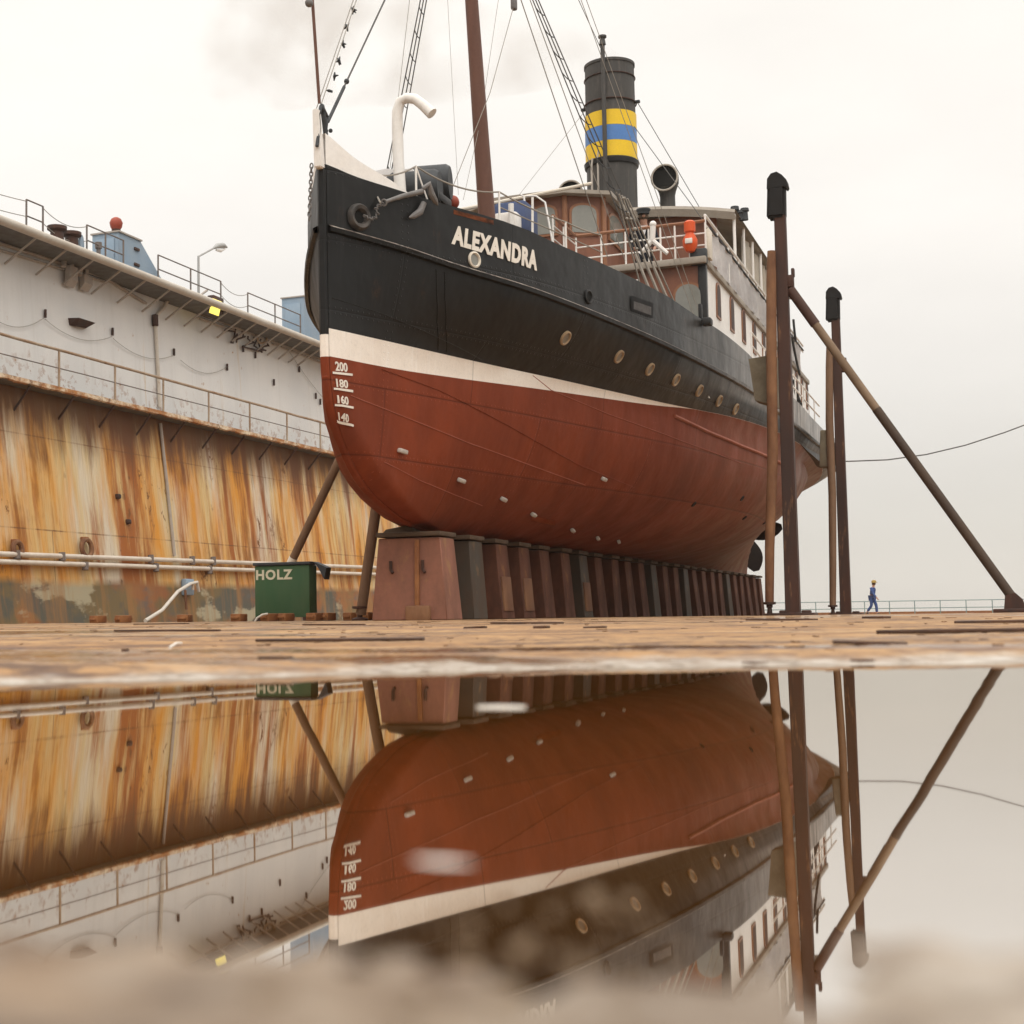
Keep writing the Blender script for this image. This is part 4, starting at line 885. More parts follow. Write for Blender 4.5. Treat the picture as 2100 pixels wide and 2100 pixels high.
# stem bar
pts = [Vector((XC, SY + interp(z, *T_SS), z)) for z in [5.36 - .1 * k for k in range(22)] + [3.1, 2.95, 2.8, 2.65, 2.5, 2.36, 2.2, 2.05, 1.92, 1.78, 1.66, 1.55, 1.46, 1.38, 1.31, 1.26, 1.222, 1.205]]
m = MB(); w = .055
rows = [[(p.x + a, p.y + b * .5, p.z + b * .3 if p.z < 2.2 else p.z) for a, b in ((-w, .12), (-w, -.02), (-w * .5, -.07), (w * .5, -.07), (w, -.02), (w, .12))] for p in pts]
m.mi = 0
mm_ = [2 if p.z > 3.43 else 1 if p.z > 3.11 else 0 for p in pts]; m.grid(rows, True, mm_); obj('stem_bar', m, [M['hull_red'], M['hull_white'], M['hull_black']], hull)
m = MB(); m.box((XC, SY + 17.6, ZK + .02), (.2, 24.8, .05)); obj('keel_bar', m, M['hull_red'], hull)
# rubbing strake, plating laps, bilge keel
for side in (1, -1):
    m = MB(); rows = []
    for i in range(140):
        s = .02 + 36.6 * i / 139; z = interp(s, *T_STR); p, n = hullpt(s, z, 0, side)
        h = Vector((n.x, n.y, 0)).normalized(); rows.append([p + Vector((0, 0, -.06)), p + h * .045 + Vector((0, 0, -.05)), p + h * .055 + Vector((0, 0, .0)), p + h * .02 + Vector((0, 0, .025)), p + Vector((0, 0, .03))])
    m.mi = 0; m.grid(rows)
    k = 0
    for f in m.bm.faces:
        zc = sum(v.co.z for v in f.verts) / 4
    bm = m.bm; bm.faces.ensure_lookup_table()
    for i, f in enumerate(bm.faces): f.material_index = 1 if i % 4 == 2 else 0
    obj('rubbing_strake', m, [M['hull_black'], paint('worn_strake_edge', (.36, .32, .28), (.12, .07, .045), amt=1., rough=.6, size=5, spot=(.05, .04, .035), spotamt=(.5, .62), bump=0)] if side > 0 else [M['hull_black'], M['hull_black']], hull)
def lap(pxs, r, mat, name='plate_lap', side=1):
    P = [hullhit(*p) for p in pxs]; out_ = []
    for (s0, z0), (s1, z1) in zip(P, P[1:]):
        for i in range(6): f = i / 6; out_.append(hullpt(s0 + (s1 - s0) * f, z0 + (z1 - z0) * f, r * .35)[0])
    out_.append(hullpt(*P[-1], r * .35)[0]); m = MB(); m.tube(out_, r, 6); obj(name, m, mat, hull)
lap([(682, 611), (780, 642), (880, 684), (988, 738)], .006, M['hull_black'])
lap([(783, 757), (900, 800), (1000, 850), (1100, 905), (1190, 955), (1300, 1000)], .007, M['hull_red'])
lap([(894, 552), (895, 600), (896, 660), (898, 718)], .006, M['hull_black']); lap([(911, 557), (912, 610), (914, 670), (915, 722)], .006, M['hull_black'])
lap([(719, 811), (830, 855), (960, 908), (1090, 955), (1200, 995)], .006, paint('pale_red_lap', (.36, .11, .065), rough=.6))
lap([(1092, 770), (1130, 800), (1250, 850), (1400, 905), (1520, 950)], .006, bpy.data.materials['pale_red_lap'])
lap([(787, 947), (860, 985), (930, 1014), (989, 1037)], .005, bpy.data.materials['pale_red_lap'])
lap([(1382, 853), (1450, 885), (1521, 915), (1583, 941), (1605, 952)], .03, paint('bilge_keel_red', (.34, .11, .065), rough=.6), 'bilge_keel')
# a darker, freshly patched plate and a rust streaked port
def hullquad(c, off, mat, name, par=hull, n=5):
    P = [hullhit(*p) for p in c]; m = MB(); rows = []
    for i in range(n):
        r = []
        for j in range(n):
            u, v = i / (n - 1), j / (n - 1)
            s = (P[0][0] * (1-u) + P[1][0] * u) * (1-v) + (P[3][0] * (1-u) + P[2][0] * u) * v; z = (P[0][1] * (1-u) + P[1][1] * u) * (1-v) + (P[3][1] * (1-u) + P[2][1] * u) * v
            r.append(hullpt(s, z, off)[0])
        rows.append(r)
    m.grid(rows); bmesh.ops.solidify(m.bm, geom=m.bm.faces[:], thickness=off * .9); return obj(name, m, mat, par)
hullquad([(1293, 628), (1339, 648), (1337, 660), (1293, 622 + 14)], .012, M['rust_dark'], 'freeing_port') if 0 else None
hullquad([(1293, 606), (1338, 622), (1338, 653), (1293, 636)], .014, M['black'], 'freeing_port')
hullquad([(1297, 618), (1333, 630), (1333, 647), (1297, 634)], .020, M['anchor'], 'port_plate')
hullquad([(930, 430), (1012, 452), (1012, 461), (930, 439)], .0025, paint('scraped_rust', (.34, .10, .035), (.06, .03, .02), amt=1., rough=.7, size=6, stretch=(1, 1, 2)), 'rust_scrape')
hullquad([(1092, 1058), (1139, 1068), (1137, 1078), (1088, 1067)], .003, paint('fresh_primer_patch', (.40, .085, .02), (.33, .07, .02), rough=.6), 'primer_patch')
# portholes
def porthole(px, py, r, rim=M['brass'], glass=M['glass'], name='porthole'):
    s, z = hullhit(px, py); p, n = hullpt(s, z, .0)
    m = MB(); m.lathe([(r * .70, -.01), (r * .72, .018), (r * .82, .03), (r, .022), (r * 1.02, -.02)], p, n, 24); o = obj(name, m, rim, hull)
    m = MB(); m.lathe([(0, .006), (r * .74, .006), (r * .74, -.03)], p, n, 24); obj('pane', m, glass, o)
for px, py in ((1159, 693), (1268.7, 731), (1331.9, 757), (1385.7, 779), (1433.5, 801), (1473.9, 822), (1508, 839)): porthole(px, py, .105, M['brass'], M['pane_grey'])
porthole(972, 533, .105, M['cream'], M['glass']); porthole(1206, 609, .10, M['black'], M['dark'])
s, z = hullhit(735, 446); p, n = hullpt(s, z, 0); haw_p, haw_n = p, n
m = MB(); m.lathe([(.07, -.03), (.075, .02), (.10, .06), (.135, .07), (.16, .04), (.165, -.02)], p, n, 28); hw = obj('hawse_pipe', m, paint('worn_black_iron', (.035, .033, .031), (.11, .095, .085), amt=.9, rough=.45, size=9), hull)
m = MB(); m.lathe([(0, .012), (.09, .012), (.09, -.03)], p, n, 20); obj('opening', m, M['dark'], hw)
# lettering on the hull
def hull_text(txt, c, mat, name, bold=.02, off=.008, extra=None, space=1.):
    bm = text_bm(txt, 1.0, bold, .004, space); xs = [v.co.x for v in bm.verts]; ys = [v.co.y for v in bm.verts]; x0, x1, y0, y1 = min(xs), max(xs), min(ys), max(ys)
    bmesh.ops.subdivide_edges(bm, edges=[e for e in bm.edges if e.calc_length() > .35], cuts=2)
    P = [hullhit(*p) for p in c]                                    # bottom left, bottom right, top right, top left
    for v in bm.verts:
        u, w = (v.co.x - x0) / (x1 - x0), (v.co.y - y0) / (y1 - y0)
        s = (P[0][0] * (1-u) + P[1][0] * u) * (1-w) + (P[3][0] * (1-u) + P[2][0] * u) * w; z = (P[0][1] * (1-u) + P[1][1] * u) * (1-w) + (P[3][1] * (1-u) + P[2][1] * u) * w
        v.co = hullpt(s, z, off + v.co.z)[0]
    return bm
obj('ship_name', hull_text('ALEXANDRA', [(925, 500), (1100, 556), (1101, 516), (929, 461)], M['letter_white'], 'ship_name', .048, space=1.14), M['letter_white'], hull)
for txt, d, ul in (('200', [(688, 760.5), (712, 763.5), (711, 745), (686, 741)], [(681, 762), (722, 766.5), (722, 771), (681, 766.5)]), ('180', [(690, 794), (713, 797), (712, 780), (688, 776.5)], [(683.5, 795), (723, 800), (723, 805), (683.5, 799)]), ('160', [(692, 827), (714, 831.5), (713, 814), (690.5, 810)], [(686, 828.5), (724, 834), (724, 838.5), (686, 832.5)]), ('140', [(694.5, 862), (714, 867), (713, 850), (692.5, 845)], [(690, 861.5), (724, 871), (724, 875.5), (690, 865.5)])):
    bm = hull_text(txt, d, None, '', .02, .006)
    P = [hullhit(*p) for p in ul]; prev = None
    for i in range(9):
        u = i / 8; top = [a_ + (b_ - a_) * u for a_, b_ in zip(P[0], P[1])]; bot = [a_ + (b_ - a_) * u for a_, b_ in zip(P[3], P[2])]
        cur = [bm.verts.new(hullpt(*c_, o_)[0]) for c_, o_ in ((top, .0), (top, .01), (bot, .01), (bot, .0))]
        if prev:
            for k in range(3): bm.faces.new((prev[k], cur[k], cur[k + 1], prev[k + 1]))
        prev = cur
    obj('draft_mark', bm, M['letter_white'], hull)
# zinc anodes
for px, py, L in ((822, 925, .17), (943, 984, .16), (1030, 1022, .15), (1092, 1053, .15), (1173, 1085, .15), (1225, 1101, .15), (1268, 1108, .14), (1236, 981, .13)):
    s, z = hullhit(px, py); p, n = hullpt(s, z, .03); t_ = (hullpt(s + .2, z - .02)[0] - hullpt(s - .2, z + .02)[0]).normalized(); b_ = n.cross(t_)
    m = MB(); m.box(p, (L, .055, .06), Matrix((t_, b_, n)).transposed(), bevel=.014); obj('zinc_anode', m, M['zinc'], hull)
# small hull openings near the stern
for px, py in ((1423, 1034), (1522, 1022), (1527, 1062), (1568, 1072)):
    s, z = hullhit(px, py); p, n = hullpt(s, z, .0); m = MB(); m.lathe([(.03, -.02), (.035, .008), (.055, .012), (.058, -.02)], p, n, 14); m.lathe([(0, .004), (.035, .004)], p, n, 14); obj('sea_chest', m, M['dark'], hull)
# propeller
pr = thing('propeller_root', '', '', (0, 0, 0)); bpy.data.objects.remove(pr)
hubc = Vector((XC, SY + 30.75, 2.42)); m = MB(); m.lathe([(0, -.35), (.13, -.35), (.17, -.1), (.17, .15), (.10, .3), (0, .36)], hubc, (0, 1, 0), 16)
prop_ = obj('propeller', m, M['bronze'], ship)
for k, a in enumerate((R(14), R(14 + 90), R(14 + 180), R(14 + 270))):
    m = MB(); rows = []; ca, sa = math.cos(a), math.sin(a)
    for i in range(9):
        r = .10 + 1.0 * i / 8; wd = .36 * math.sin(math.pi * (.16 + .8 * i / 8)) ** .8 + .02; tw = R(58 - 34 * i / 8); row_ = []
        for j in range(7):
            c = (j / 6 * 2 - 1) * wd; u, v = c * math.cos(tw), c * math.sin(tw)
            row_.append(hubc + Vector((ca * r - sa * u, v, sa * r + ca * u)))
        rows.append(row_)
    m.grid(rows); bmesh.ops.solidify(m.bm, geom=m.bm.faces[:], thickness=.025); obj('blade', m, M['bronze'], prop_)

# ---- forecastle
m = MB()
for side in (1, -1):
    rows = []
    for i in range(16):
        s = .0 + 1.06 * i / 15; z = interp(s, *T_BUL); h = interp(s, [0, .36, .84, 1.06], [.37, .225, .09, .01]); p, n = hullpt(s, z, -.01, side); q, _ = hullpt(s, z, -.07, side)
        rows.append([p, p + Vector((0, 0, h)), q + Vector((0, 0, h)), q])
    m.grid(rows, smooth=False)
obj('bow_bulwark', m, M['white'], ship)
m = MB(); m.hexa([(XC - .045, SY - .12, 5.3), (XC + .045, SY - .12, 5.3), (XC + .045, SY + .02, 5.3), (XC - .045, SY + .02, 5.3), (XC - .035, SY - .17, 5.98), (XC + .035, SY - .17, 5.98), (XC + .035, SY - .08, 5.98), (XC - .035, SY - .08, 5.98)]); bmesh.ops.bevel(m.bm, geom=m.bm.edges[:], offset=.012, segments=2, affect='EDGES'); obj('stem_post', m, M['white'], ship)
j0, j1 = atX(655, 212, XC), atX(636, -70, XC); m = MB(); m.tube([j0, j1], .02, 8); js = obj('jackstaff', m, M['mast'], ship)
m = MB(); m.ball(atX(634, 6, XC) , .05, 10, 7); obj('truck', m, M['anchor'], js)
# ironwork and lashings at the stemhead
m = MB()
for pts, r in (([(650, 300), (655, 262), (653, 235), (660, 215)], .022), ([(672, 315), (668, 275), (664, 240), (660, 215)], .03), ([(672, 315), (690, 318)], .035), ([(660, 215), (672, 240), (668, 270)], .018)):
    mq = MB(); mq.tube([atX(x, y, XC + .02) for x, y in pts], r, 7); obj('stemhead_iron', mq, M['tarp_dark'], ship)
for x, y in ((660, 222), (668, 268), (678, 268), (680, 295), (688, 312), (700, 322), (719, 325), (664, 245)):
    mq = MB(); mq.ball(atX(x, y, XC + .02), random.uniform(.025, .04), 8, 6, (1, 1, random.uniform(.7, 1.5))); obj('stemhead_fitting', mq, M['tarp_dark'], ship)
# chain hanging down the stem
m = MB()
for k in range(14):
    p = atX(641 - .35 * k, 342 + 8.2 * k, XC - .10); p.y -= .03
    ax = (1, .2, 0) if k % 2 else (.2, 1, 0); mtx = rot_to(ax); pts = [p + mtx @ Vector((.022 * math.cos(t), 0, 0)) + Vector((0, 0, .033 * math.sin(t))) + mtx @ Vector((0, .0 * math.cos(t), 0)) for t in [i * math.pi / 5 for i in range(10)]]
    m.tube(pts, .0085, 5, closed=True)
obj('stem_chain', m, M['anchor'], ship)
# goose-neck vent, covered windlass
gx = XC + .28; g0 = atX(822, 400, gx); gy = g0.y
def gp(x, y): return atY(x, y, gy)
m = MB(); m.tube([gp(823, 420), gp(817, 330), gp(815, 262), gp(815, 228), gp(821, 208), gp(835, 201), gp(851, 203), gp(868, 216), gp(886, 233)], [.075, .072, .07, .068, .066, .066, .066, .068, .075], 14); obj('vent_pipe', m, M['white'], ship)
wy = SY + 2.2
def wp(x, y, dy=0): return atY(x, y, wy + dy)
c = wp(850, 388); m = MB(); m.lathe([(0, -.34), (.2, -.34), (.235, -.28), (.235, .28), (.2, .34), (0, .34)], c, (1, .15, 0), 18); wd_ = obj('windlass', m, M['tarp_dark'], ship)
c2 = wp(886, 378, .5); m = MB(); m.lathe([(0, -.25), (.22, -.25), (.25, -.2), (.25, .2), (.22, .25), (0, .25)], c2, (1, .2, 0), 18); obj('drum', m, M['tarp_dark'], wd_)
m = MB(); pts = [(762, 352), (790, 346), (820, 348), (845, 345), (858, 372), (830, 405), (800, 392), (775, 368)]; rows = [wp(x, y, -.1) for x, y in pts]; m.poly(rows, (-.05, .5, .02)); obj('windlass_cover', m, M['canvas'], wd_)
m = MB(); m.box(wp(892, 412, .2), (.3, .5, .12), bevel=.03); obj('bed', m, M['black'], wd_)
m = MB(); m.ball(wp(928, 415, .9), .095, 12, 8); obj('red_lamp', m, M['red'], ship)
# stowed anchor and its chain
def hp_(x, y, off): s_, z_ = hullhit(x, y); return hullpt(s_, z_, off)[0]
ak = MB(); ak.tube([hp_(782, 417, .09), hp_(812, 407, .10), hp_(853, 397, .12)], [.022, .03, .034], 10); anc = obj('anchor', ak, M['anchor'], ship)
m = MB(); m.tube([hp_(853, 392, .12), hp_(862, 384, .16), hp_(868, 402, .14), hp_(880, 418, .12), hp_(886, 424, .10)], [.03, .04, .045, .035, .012], 8); obj('fluke', m, M['anchor'], anc)
m = MB(); m.tube([hp_(864, 418, .05), hp_(856, 436, .05), hp_(842, 445, .05), hp_(834, 448, .045)], [.035, .045, .035, .01], 8); obj('fluke', m, M['anchor'], anc)
m = MB(); m.ring(hp_(778, 419, .09), (0, 1, .3), .035, .011, 14, 6); obj('shackle', m, M['anchor'], anc)
m = MB(); cp = [(741, 446), (752, 452), (762, 450), (767, 441), (764, 431), (770, 424), (777, 420)]
for k in range(13):
    f = k / 12 * (len(cp) - 1); i = min(int(f), len(cp) - 2); f -= i; p = hp_(cp[i][0] * (1-f) + cp[i+1][0] * f, cp[i][1] * (1-f) + cp[i+1][1] * f, .07)
    m.ring(p, (1, .3, .2) if k % 2 else (.2, .4, 1), .021, .0075, 10, 5)
obj('anchor_chain', m, M['anchor'], ship)
m = MB(); m.tube(sag(wp(748, 340, -1.2), hp_(770, 420, .1), .03, 6), .011, 5); obj('anchor_lashing', m, M['rope'], ship)
# rope rail on stanchions
def dk(s, h, side=1, inset=.07): p, n = hullpt(s, interp(s, *T_BUL), -inset, side); return p + Vector((0, 0, h))
st_s = [1.22, 2.55, 4.0]
m = MB()
for s_ in st_s: m.tube([dk(s_, -.05), dk(s_, .40)], .014, 7)
m.tube([dk(1.22, .40), dk(1.4, -.02)], .011, 6); obj('rail_stanchion', m, M['white'], ship)
m = MB(); tops_ = [dk(.35, .15)] + [dk(q, .40) for q in st_s] + [dk(5.0, .45)]
for a, b, d in zip(tops_, tops_[1:], (.12, .10, .03, .02)): m.tube(sag(a, b, d, 10), .011, 5)
m.tube([dk(2.55, .2), dk(4.0, .2), dk(5.0, .2)], .009, 5)
obj('rope_rail', m, M['rope'], ship)

# ---- mast and rigging
mb_, mt_ = atX(998, 440, XC), atX(967, 0, XC); dr = (mt_ - mb_) / (mt_.z - mb_.z)
def mast(z): return mb_ + dr * (z - mb_.z)
m = MB(); m.tube([mast(4.2), mast(6.3), mast(9.5), mast(13), mast(16.5)], [.14, .132, .10, .085, .05], 16); mst = obj('mast', m, M['mast'], ship)
for z in (11.75, 12.0):
    m = MB(); m.ring(mast(z), dr, .10, .03, 18, 6); obj('mast_band', m, M['rust_dark'], mst)
HOUND = mast(11.85)
def wire(pts, r=.009, mat='wire', name='stay'):
    m = MB(); m.tube(pts, r, 5); return obj(name, m, M[mat], ship)
bowp = atX(672, 250, XC)
wire([bowp, HOUND], .012); fs = wire([bowp.lerp(HOUND, .0), bowp.lerp(HOUND, .10)], .022, 'tarp_dark', 'turnbuckle')
m = MB(); m.ball(bowp.lerp(HOUND, .115), .035, 8, 6); obj('shackle', m, M['tarp_dark'], fs)
# topmast stay with its dark hanks
t0, t1 = atX(661, 220, XC), atX(735, 0, XC); tm = t0 + (t1 - t0) * 3.2
for o_ in (0, .045): wire([t0 + Vector((-.03 - o_, 0, 0)), tm + Vector((-.03 - o_, 0, 0))], .006, 'rope')
m = MB()
for x, y in ((724, 20), (711, 55), (702, 90), (695, 124), (686, 156), (674, 186)):
    c = atX(x, y, XC - .05)
    for k in range(5):
        a = random.uniform(0, 6.28); m.tube([c, c + Vector((.045 * math.cos(a), .02, .055 * math.sin(a)))], [.02, .006], 5)
obj('stay_hank', m, M['tarp_dark'], ship)
# shrouds with ratlines
def shrouds(side, base_s, n, name):
    lines = []
    for k in range(n):
        s_ = base_s + .36 * k; b = hullpt(s_, interp(s_, *T_BUL) - .02, -.02, side)[0]; tp = HOUND + Vector((.09 * side, -.05 + .05 * k, .08)); lines.append((b, tp)); wire([b, tp], .010, 'wire', 'shroud')
        m = MB(); m.tube([b, b.lerp(tp, .075)], .024, 6); obj('turnbuckle', m, M['rope'], ship)
    for i in range(16):
        f = .19 + i * .047
        if f > .9: break
        a, b = lines[0][0].lerp(lines[0][1], f), lines[-1][0].lerp(lines[-1][1], f); m = MB(); m.tube(sag(a, b, .07 * (1 - f), 6), .008, 5); obj('ratline', m, M['tarp_dark'], ship)
    return lines
L = shrouds(1, 6.5, 3, 'port'); shrouds(-1, 6.5, 3, 'starboard')
wire([dk(8.6, 0), mast(15)], .006, 'rope'); wire([dk(9.0, 0), mast(15.2)], .006, 'rope')
wire([atX(1053, 14, XC + .4), atX(1005, 190, XC + .3), atX(918, 410, XC - .2)], .006, 'rope', 'halyard')
m = MB(); p = atX(1054, 8, XC + .4); m.box(p, (.09, .12, .2), bevel=.03); obj('halyard_block', m, M['anchor'], ship)
wire([atX(840, 0, XC - 1.2), atX(800, 345, XC - 1.2)], .005, 'rope', 'halyard'); wire([atX(918, 0, XC), atX(940, 400, XC)], .003, 'rope', 'halyard'); wire([atX(1022, 0, XC), atX(985, 250, XC), atX(950, 410, XC)], .004, 'rope', 'halyard')

# ---- deck house, bridge deck
HX, HW = -4.34, 2.71; YF, YA = 24.6, 39.; ZD = 6.0
bay = YF
m = MB(); m.box((XC, YF + .06, (3.8 + ZD - .06) / 2), (2 * HW - .02, .12, ZD - .06 - 3.8)); front = obj('house_front', m, M['wood'], ship)
for side in (1, -1):
    m = MB(); m.box((XC + side * (HW - .04), (YF + YA) / 2 + .06, (3.7 + ZD - .06) / 2), (.08, YA - YF - .12, ZD - .06 - 3.7)); hs_ = obj('house_side', m, M['white'], ship)
    if side > 0: side_wall = hs_
m = MB(); m.box((XC, YA, 4.9), (2 * HW - .2, .1, 2.2)); obj('house_back', m, M['white'], ship)
m = MB(); m.box((XC, (YF + YA) / 2 - .05, ZD), (2 * HW + .12, YA - YF + .2, .12), bevel=.02); obj('bridge_deck', m, M['roof_grey'], ship)
def arch(a, b, ext, mat, name, par, frame=None, seg=10, rise=.5):
    """window with an arched head between lower-left a and upper-right b, in the plane spanned by (b-a) and z"""
    h = Vector((b.x - a.x, b.y - a.y, 0)); w = h.length; z0, z1 = a.z, b.z; r = min(w * rise, (z1 - z0) * .4); u = h.normalized(); ext = Vector(ext)
    def outline(g):
        pts = [a - u * g + Vector((0, 0, -g)), Vector((b.x, b.y, a.z)) + u * g + Vector((0, 0, -g))]
        for k in range(seg + 1): t = math.pi * k / seg; pts.append(a + u * (w / 2 + (w / 2 + g) * math.cos(t)) + Vector((0, 0, z1 - r - z0 + (r + g) * math.sin(t) ** .8)))
        return pts
    if frame:
        m = MB(); m.poly([p + ext * .1 for p in outline(.045)], ext); fr = obj(name, m, frame, par); m = MB(); m.poly(outline(0), ext * 1.35); obj('pane', m, mat, fr)
    else: m = MB(); m.poly(outline(0), ext); obj(name, m, mat, par)
yw = YF - .0
a, b = atY(1388, 690, yw), atY(1437, 581, yw); arch(a, b, (0, -.03, 0), M['glass'], 'window', front, M['rail_wood'])
a, b = atY(1245, 690, yw), atY(1290, 600, yw); arch(a, b, (0, -.03, 0), M['glass'], 'window', front, M['rail_wood'])
for xc, yt, yb in ((1472, 586, 648), (1500, 614, 675), (1524, 639, 698), (1546, 664, 721), (1565.5, 686, 742), (1583, 707, 760)):
    p, q = atX(xc, yt, HX), atX(xc, yb, HX); c = (p.y + q.y) / 2; arch(Vector((HX, c - .16, q.z)), Vector((HX, c + .16, p.z)), (.02, 0, 0), M['rust_dark'], 'window', side_wall, M['rail_wood'])
lasty = c
for k in range(1, 7): arch(Vector((HX, lasty - .16 + k * 1.05, q.z)), Vector((HX, lasty + .16 + k * 1.05, p.z)), (.02, 0, 0), M['rust_dark'], 'window', side_wall, M['rail_wood'])
m = MB(); m.box((HX - .03, YF + .03, 4.9), (.14, .14, 2.1), bevel=.02); obj('corner_post', m, M['black'], front)
# dark bollard and step at the bulwark before the house
p = atX(1452, 655, HX + .15); m = MB(); m.box(p + Vector((0, -.1, -.06)), (.16, .22, .12), bevel=.03); m.box(p + Vector((-.12, 0, .12)), (.06, .08, .3), bevel=.02); obj('bitts', m, M['black'], ship)
# rails
zr_ = atY(1446, 453, YF).z; xi = atY(1181, 483, YF).x
def rl(name, mat, r, pts): m = MB(); m.tube(pts, r, 7); return obj(name, m, M[mat], ship)
rl('handrail', 'rail_wood', .03, [(xi, YF - 1.45, zr_), (xi, YF, zr_), (HX + .04, YF, zr_)])
for q in (.66, .33, .0): rl('rail_bar', 'white', .014, [(xi, YF, ZD + .07 + (zr_ - ZD - .07) * q), (HX + .04, YF, ZD + .07 + (zr_ - ZD - .07) * q)])
for f in (.0, .2, .39, .57, .66, .77, .88, 1.): x = xi + (HX + .04 - xi) * f; rl('rail_post', 'white', .017, [(x, YF, ZD + .05), (x, YF, zr_)])
for q in (.66, .33): rl('rail_bar', 'white', .012, [(xi, YF - 1.45, ZD + .07 + (zr_ - ZD) * q), (xi, YF, ZD + .07 + (zr_ - ZD) * q)])
for f in (0, .45): rl('rail_post', 'white', .015, [(xi, YF - 1.45 + 1.45 * f, ZD - .6), (xi, YF - 1.45 + 1.45 * f, zr_)])
rl('rail_bar', 'white', .016, [(xi + .3, YF - .3, ZD - .28), (xi + 1.15, YF - .3, ZD - .28), (xi + 1.15, YF - .3, ZD - .75)])
rl('rail_bar', 'white', .016, [(xi + .8, YF - .35, ZD - .62), (xi + 1.2, YF - .35, ZD - .62)])
# side rail with canvas dodger
zs_ = zr_ + .10
rl('handrail', 'white', .024, [(HX + .04, YF, zs_), (HX + .04, YA - 1, zs_)]); rl('rail_bar', 'white', .015, [(HX + .04, YF, zr_ - .06), (HX + .04, YA - 1, zr_ - .06)])
for k in range(12): rl('rail_post', 'white', .018, [(HX + .04, YF + k * 1.15, ZD + .05), (HX + .04, YF + k * 1.15, zs_)])
m = MB(); rows = []
for i in range(121):
    y = YF + .32 + 12.4 * i / 120; sg = abs(math.sin((y - YF) / 1.15 * math.pi)); r = []
    for j in range(7):
        v = j / 6; z = ZD + .03 + (zr_ - .07 - ZD) * v - .05 * sg * v; r.append((HX + .06 + .035 * noise.noise(Vector((y * 2.2, v * 2 + y * .8, 1))) + .02 * math.sin(y * 9 + v * 4), y, z))
    rows.append(r)
m.grid(rows); bmesh.ops.solidify(m.bm, geom=m.bm.faces[:], thickness=.012); obj('canvas_dodger', m, M['canvas'], ship)
m = MB(); m.tube([(HX + .07, YF + .3, zr_ - .05), (HX + .07, YA - 1.2, zr_ - .05)], .02, 6); obj('dodger_hem', m, M['tarp_dark'], ship)
m = MB(); m.box((HX + .08, YF + .14, ZD + .30), (.05, .26, .5), bevel=.01); obj('corner_board', m, M['cream'], ship)
# forked white stand on the rail, orange man-overboard float
m = MB(); c = atY(1338, 493, YF - .12); m.tube([c, atY(1339, 462, YF - .12)], [.045, .05], 10); m.ball(atY(1339, 460, YF - .12), .06, 10, 7)
m.tube([c, atY(1313, 521, YF - .12)], [.042, .034], 8); m.tube([c, atY(1369, 520, YF - .12)], [.042, .034], 8); obj('forked_stand', m, M['white'], ship)
fx = atY(1415, 490, YF - .13); m = MB(); m.lathe([(0, -.24), (.07, -.22), (.12, -.12), (.125, -.02), (.075, .08), (.07, .10), (.095, .12), (.095, .28), (.06, .31), (0, .32)], fx, (0, 0, 1), 18); fl_ = obj('rescue_light', m, M['orange'], ship)
m = MB(); m.box(fx + Vector((0, -.125, -.06)), (.12, .03, .09), bevel=.01); obj('float_label', m, M['scrap'], fl_)
m = MB(); m.box(fx + Vector((.12, .1, -.3)), (.28, .12, .28), bevel=.03); obj('locker', m, M['tarp_dark'], ship)

# ---- wheelhouse
wz0, wz1 = 3.9, 7.62; cx_ = -7.5; yw0 = 25.25
foot = [(-8.75, yw0 + 2.1), (-8.75, yw0 + .5), (-8.1, yw0), (-6.9, yw0), (-6.3, yw0 + .42), (-6.3, yw0 + 2.1)]
m = MB(); m.poly([(x, y, wz0) for x, y in foot], (0, 0, wz1 - wz0)); whs = obj('wheelhouse', m, M['wood'], ship)
for (x, y) in foot[1:5]:
    m = MB(); m.tube([(x, y, wz0), (x, y, wz1)], .05, 8); obj('corner_trim', m, M['rail_wood'], whs)
def whwin(p, q, f0, f1, z0, z1):
    p, q = Vector((*p, 0)), Vector((*q, 0)); a, b = p.lerp(q, f0), p.lerp(q, f1); d = (q - p).normalized(); nrm = Vector((d.y, -d.x, 0))
    a.z, b.z = z0, z1; arch(a, b, nrm * .035, M['glass'], 'window', whs, M['rail_wood'], 10, .32)
wa = atY(1180, 480, yw0 + .2).z; wb_ = atY(1180, 424, yw0 + .2).z
whwin(foot[3], foot[4], .16, .80, wa, wb_); whwin(foot[2], foot[3], .50, .86, wa, wb_); whwin(foot[2], foot[3], .08, .42, wa, wb_); whwin(foot[1], foot[2], .16, .84, wa, wb_); whwin(foot[4], foot[5], .2, .8, wa, wb_)
roof = [(-9.0, yw0 + 2.4), (-9.0, yw0 + .38), (-8.2, yw0 - .2), (-6.85, yw0 - .2), (-6.12, yw0 + .3), (-6.12, yw0 + 2.4)]
m = MB(); a_ = [Vector((x, y, wz1)) for x, y in roof]; top_ = [Vector((cx_ + (x - cx_) * .75, yw0 + 1.1 + (y - yw0 - 1.1) * .75, wz1 + .17)) for x, y in roof]; mid = [v + Vector((0, 0, .07)) for v in a_]
va, vm_, vt = ([m.bm.verts.new(p) for p in L_] for L_ in (a_, mid, top_)); m._f(va[::-1]); m._f(vt)
for A, B in ((va, vm_), (vm_, vt)):
    for i in range(6): m._f((A[i], A[(i + 1) % 6], B[(i + 1) % 6], B[i]))
obj('wheelhouse_roof', m, M['roof_grey'], whs)
m = MB(); m.tube([(-7.9, yw0 - .02, wz1 - .35), (-7.8, yw0 - .2, wz1 - .28), (-7.7, yw0 - .25, wz1 - .3)], .03, 6); obj('horn', m, M['rust_dark'], whs)
